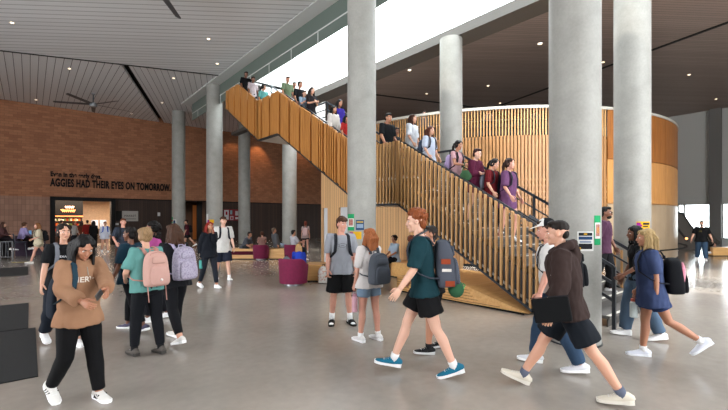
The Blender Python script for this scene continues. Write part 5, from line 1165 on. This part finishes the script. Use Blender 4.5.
# ------------------------------------------------------------------ ceiling lights and fans
lg = emit('downlight_glow', '#ffe2bf', 6)
def downlight(px, py, z_=H, r=.06):
    D_ = F*(z_-CH)/(HY-py); p = gp(px, D_, z_)
    if px > 370 and p.x < 17.6: z_ = 7.6; D_ = F*(z_-CH)/(HY-py); p = gp(px, D_, z_)
    t = empty('ceiling_light', p, 0, 'small round recessed downlight in the plank ceiling', 'ceiling light', 'recessed downlights in the ceiling'); t['kind'] = 'thing'
    bm = B(); tube(bm, [(0, 0, .0), (0, 0, -.012)], r+.02, 16, up=(1, 0, 0)); obj('trim_ring', bm, mat('trim_white', '#b8b8b4', .5), t)
    bm = B(); tube(bm, [(0, 0, -.012), (0, 0, -.016)], r, 16, up=(1, 0, 0)); obj('lens', bm, lg, t)
for px, py in ((12, 22.5), (69.5, 68.5), (36, 99.5), (65.5, 102.8), (131.5, 113.3), (162, 102.5), (173.5, 78), (208.5, 38.7), (217.3, 63.5), (409.5, 70), (426.6, 93.5), (488, 85.6), (540, 43.4), (500, 103), (689, 74.5), (716, 99), (724, 113.5), (603, 62)): downlight(px, py)
for y in (-4, 1, 5.4, 9.8, 14.4, 18.4): downlight_p = None
fanm = mat('fan_grey', '#4c5054', .4, .4)
def fan(hub, rad, rod, rotd, label):
    t = empty('ceiling_fan', hub, 0, label, 'ceiling fan', 'large ceiling fans'); t['kind'] = 'thing'
    bm = B(); tube(bm, [(0, 0, 0), (0, 0, rod)], .03, 10, up=(1, 0, 0)); obj('rod', bm, fanm, t)
    bm = B(); tube(bm, [(0, 0, -.16), (0, 0, -.12), (0, 0, .06), (0, 0, .12)], [.1, .2, .2, .08], 20, up=(1, 0, 0)); obj('hub', bm, mat('fan_hub', '#8d9194', .4, .3), t)
    bm = B(); tube(bm, [(0, 0, rod-.06), (0, 0, rod)], .1, 12, up=(1, 0, 0)); obj('ceiling_mount', bm, mat('fan_hub', '#8d9194', .4, .3), t)
    for k in range(5):
        a = math.radians(rotd+72*k); bm = B(); c_, s_2 = math.cos(a), math.sin(a); n_ = V((-s_2, c_, 0)); d = V((c_, s_2, 0)); pr = []
        for rr, wd in ((.15, .09), (.5, .12), (rad*.97, .09), (rad, .05)):
            p = d*rr; pr.append([bm.verts.new(p+n_*wd*e+V((0, 0, e*.02+f_2))) for e, f_2 in ((-1, 0), (1, 0), (1, .015), (-1, .015))])
        for i in range(3):
            for q in range(4): bm.faces.new((pr[i][q], pr[i][(q+1) % 4], pr[i+1][(q+1) % 4], pr[i+1][q]))
        bm.faces.new(pr[0]); bm.faces.new(pr[-1][::-1]); obj('blade', bm, fanm, t)
hub = gp(93.3, 23.4, zat(104.5, 23.4)); fan(hub, 2.0, H+.04-hub.z, 12, 'large five blade ceiling fan above the left brick wall')
p1, p2 = gp(179, 13.4), gp(166, 12.3); dd = (p2-p1).normalized(); hub = p1+dd*2.1; hub.z = 8.5
fan(hub, 2.1, H-8.5, math.degrees(math.atan2(-dd.y, -dd.x)), 'near ceiling fan of which only blade tips enter the frame at the top')
# ------------------------------------------------------------------ far right: ramp balustrade, posters, planter bench
t = empty('side_stair', gp(684, 24.5), 0, 'grey sided stair with sloping balustrade in front of the right windows', 'staircase'); t['kind'] = 'thing'
def rel(px, py, D_): p = gp(px, D_, zat(py, D_)); return p-t.location
def slab(pts, D_, th, m, nm):
    bm = B(); A = [bm.verts.new(rel(px, py, D_)) for px, py in pts]; off = V((DX, DY, 0))*th; C_ = [bm.verts.new(v.co+off) for v in A]; bm.faces.new(A); bm.faces.new(C_[::-1])
    for i in range(len(A)): bm.faces.new((A[i], A[(i+1) % len(A)], C_[(i+1) % len(A)], C_[i]))
    return obj(nm, bm, m, t)
slab([(674, 212), (683, 214), (697, 234), (697, 249), (674, 249)], 24.0, .3, mat('stair_side_grey', '#5a5550', .7), 'balustrade')
slab([(674, 210.5), (683, 212.5), (697, 232.5), (697, 234.5), (683, 214.5), (674, 212.5)], 23.95, .4, mat('stair_cap', '#1a1a1c', .6), 'cap')
slab([(674, 222), (688, 240), (688, 242), (674, 225)], 23.9, .05, mat('stair_cap', '#1a1a1c', .6), 'skirt_line')
for px, py in ((675.5, 229), (686.5, 238.5)):
    p = gp(px, 23.8, zat(py, 23.8)); t2 = empty('wall_lamp', p, 0, 'small warm light on the side stair, %s' % ('higher one' if py < 235 else 'lower one'), 'lamp'); bm = B(); ball(bm, (0, 0, 0), .07, 10); obj('globe', bm, emit('lamp_warm', '#ffb070', 5), t2)
block_bench(725, 19.6, 1.6, .5, .42, 'low oak bench at the right edge beside the crouching person')
for k, (px, py, c_) in enumerate(((712, 226.5, '#1c6a50'), (716, 226.5, '#9a7a2c'), (713, 230.5, '#8a8aa0'))):
    pass
# ------------------------------------------------------------------ lights, world, camera
W = bpy.data.worlds.new('World'); SC.world = W; W.use_nodes = True
bg = W.node_tree.nodes['Background']; bg.inputs[0].default_value = (.95, .97, 1.0, 1); bg.inputs[1].default_value = 20.0
def area(name, loc, rot, sx, sy, power, col=(1, 1, 1)):
    l = bpy.data.lights.new(name, 'AREA'); l.shape = 'RECTANGLE'; l.size = sx; l.size_y = sy; l.energy = power; l.color = col
    o = bpy.data.objects.new(name, l); COL.objects.link(o); o.location = loc; o.rotation_euler = rot; return o
sun = bpy.data.lights.new('sun', 'SUN'); sun.energy = 10; sun.angle = math.radians(1.0); sun.color = (1, .95, .86)
so = bpy.data.objects.new('sun', sun); COL.objects.link(so)
sd = Vector((1, -.03, -2.05)).normalized(); so.rotation_euler = sd.to_track_quat('-Z', 'Y').to_euler()
def spot(name, loc, tgt, power, ang, col):
    l = bpy.data.lights.new(name, 'SPOT'); l.energy = power; l.spot_size = math.radians(ang); l.spot_blend = .6; l.color = col; l.shadow_soft_size = .08
    o = bpy.data.objects.new(name, l); COL.objects.link(o); o.location = loc; o.rotation_euler = (V(tgt)-V(loc)).to_track_quat('-Z', 'Y').to_euler()
xw = on_y(257, WY); spot('wall_washer', (xw, WY-1.2, H-.1), (xw, WY, 6.5), 420, 70, (1, .55, .25))
for px_ in (232, 300): xw = on_y(px_, WY); spot('wall_washer', (xw, WY-1.2, H-.1), (xw, WY, 6.0), 160, 80, (1, .6, .3))
area('cafe_light', ((cx0+cx1)/2+.5, WY+2, BZ-.1), (0, 0, 0), 5, 2.5, 1100, (1, .76, .56))
spot('recess_light', ((rx0+rx1)/2, WY+1, BZ-.1), ((rx0+rx1)/2, WY+1.5, 0), 60, 120, (1, .7, .45))
# daylight portals (light only where the openings are)
for nm, loc, rot, sx, sy in (('portal_sky', (8.6, 4.2, 10.9), (0, 0, 0), 2.6, 32), ('portal_left', (-13.9, 9, 4.3), (0, -PI/2, 0), 8, 14), ('portal_front', (6.5, -11.9, 4.2), (PI/2, 0, 0), 15, 7), ('portal_right', (35.3, -2, 3), (0, PI/2, 0), 3, 30)):
    o = area(nm, loc, rot, sx, sy, 1); o.data.cycles.is_portal = True
cam = bpy.data.cameras.new('camera'); co = bpy.data.objects.new('camera', cam); COL.objects.link(co); SC.camera = co
cam.sensor_width = 36; cam.lens = F/728*36; cam.shift_y = (HY-205)/728; cam.clip_start = .05; cam.clip_end = 300
co.location = (0, 0, CH); co.rotation_euler = (PI/2, 0, math.atan2(DY, DX)-PI/2)
SC.view_settings.view_transform = 'Standard'; SC.view_settings.look = 'None'; SC.view_settings.exposure = -0.72; SC.view_settings.gamma = 1; SC.view_settings.use_curve_mapping = False
SC.cycles.max_bounces = 8; SC.cycles.diffuse_bounces = 4; SC.cycles.glossy_bounces = 3; SC.cycles.transparent_max_bounces = 12
SC.cycles.sample_clamp_indirect = 6; SC.cycles.use_denoising = True
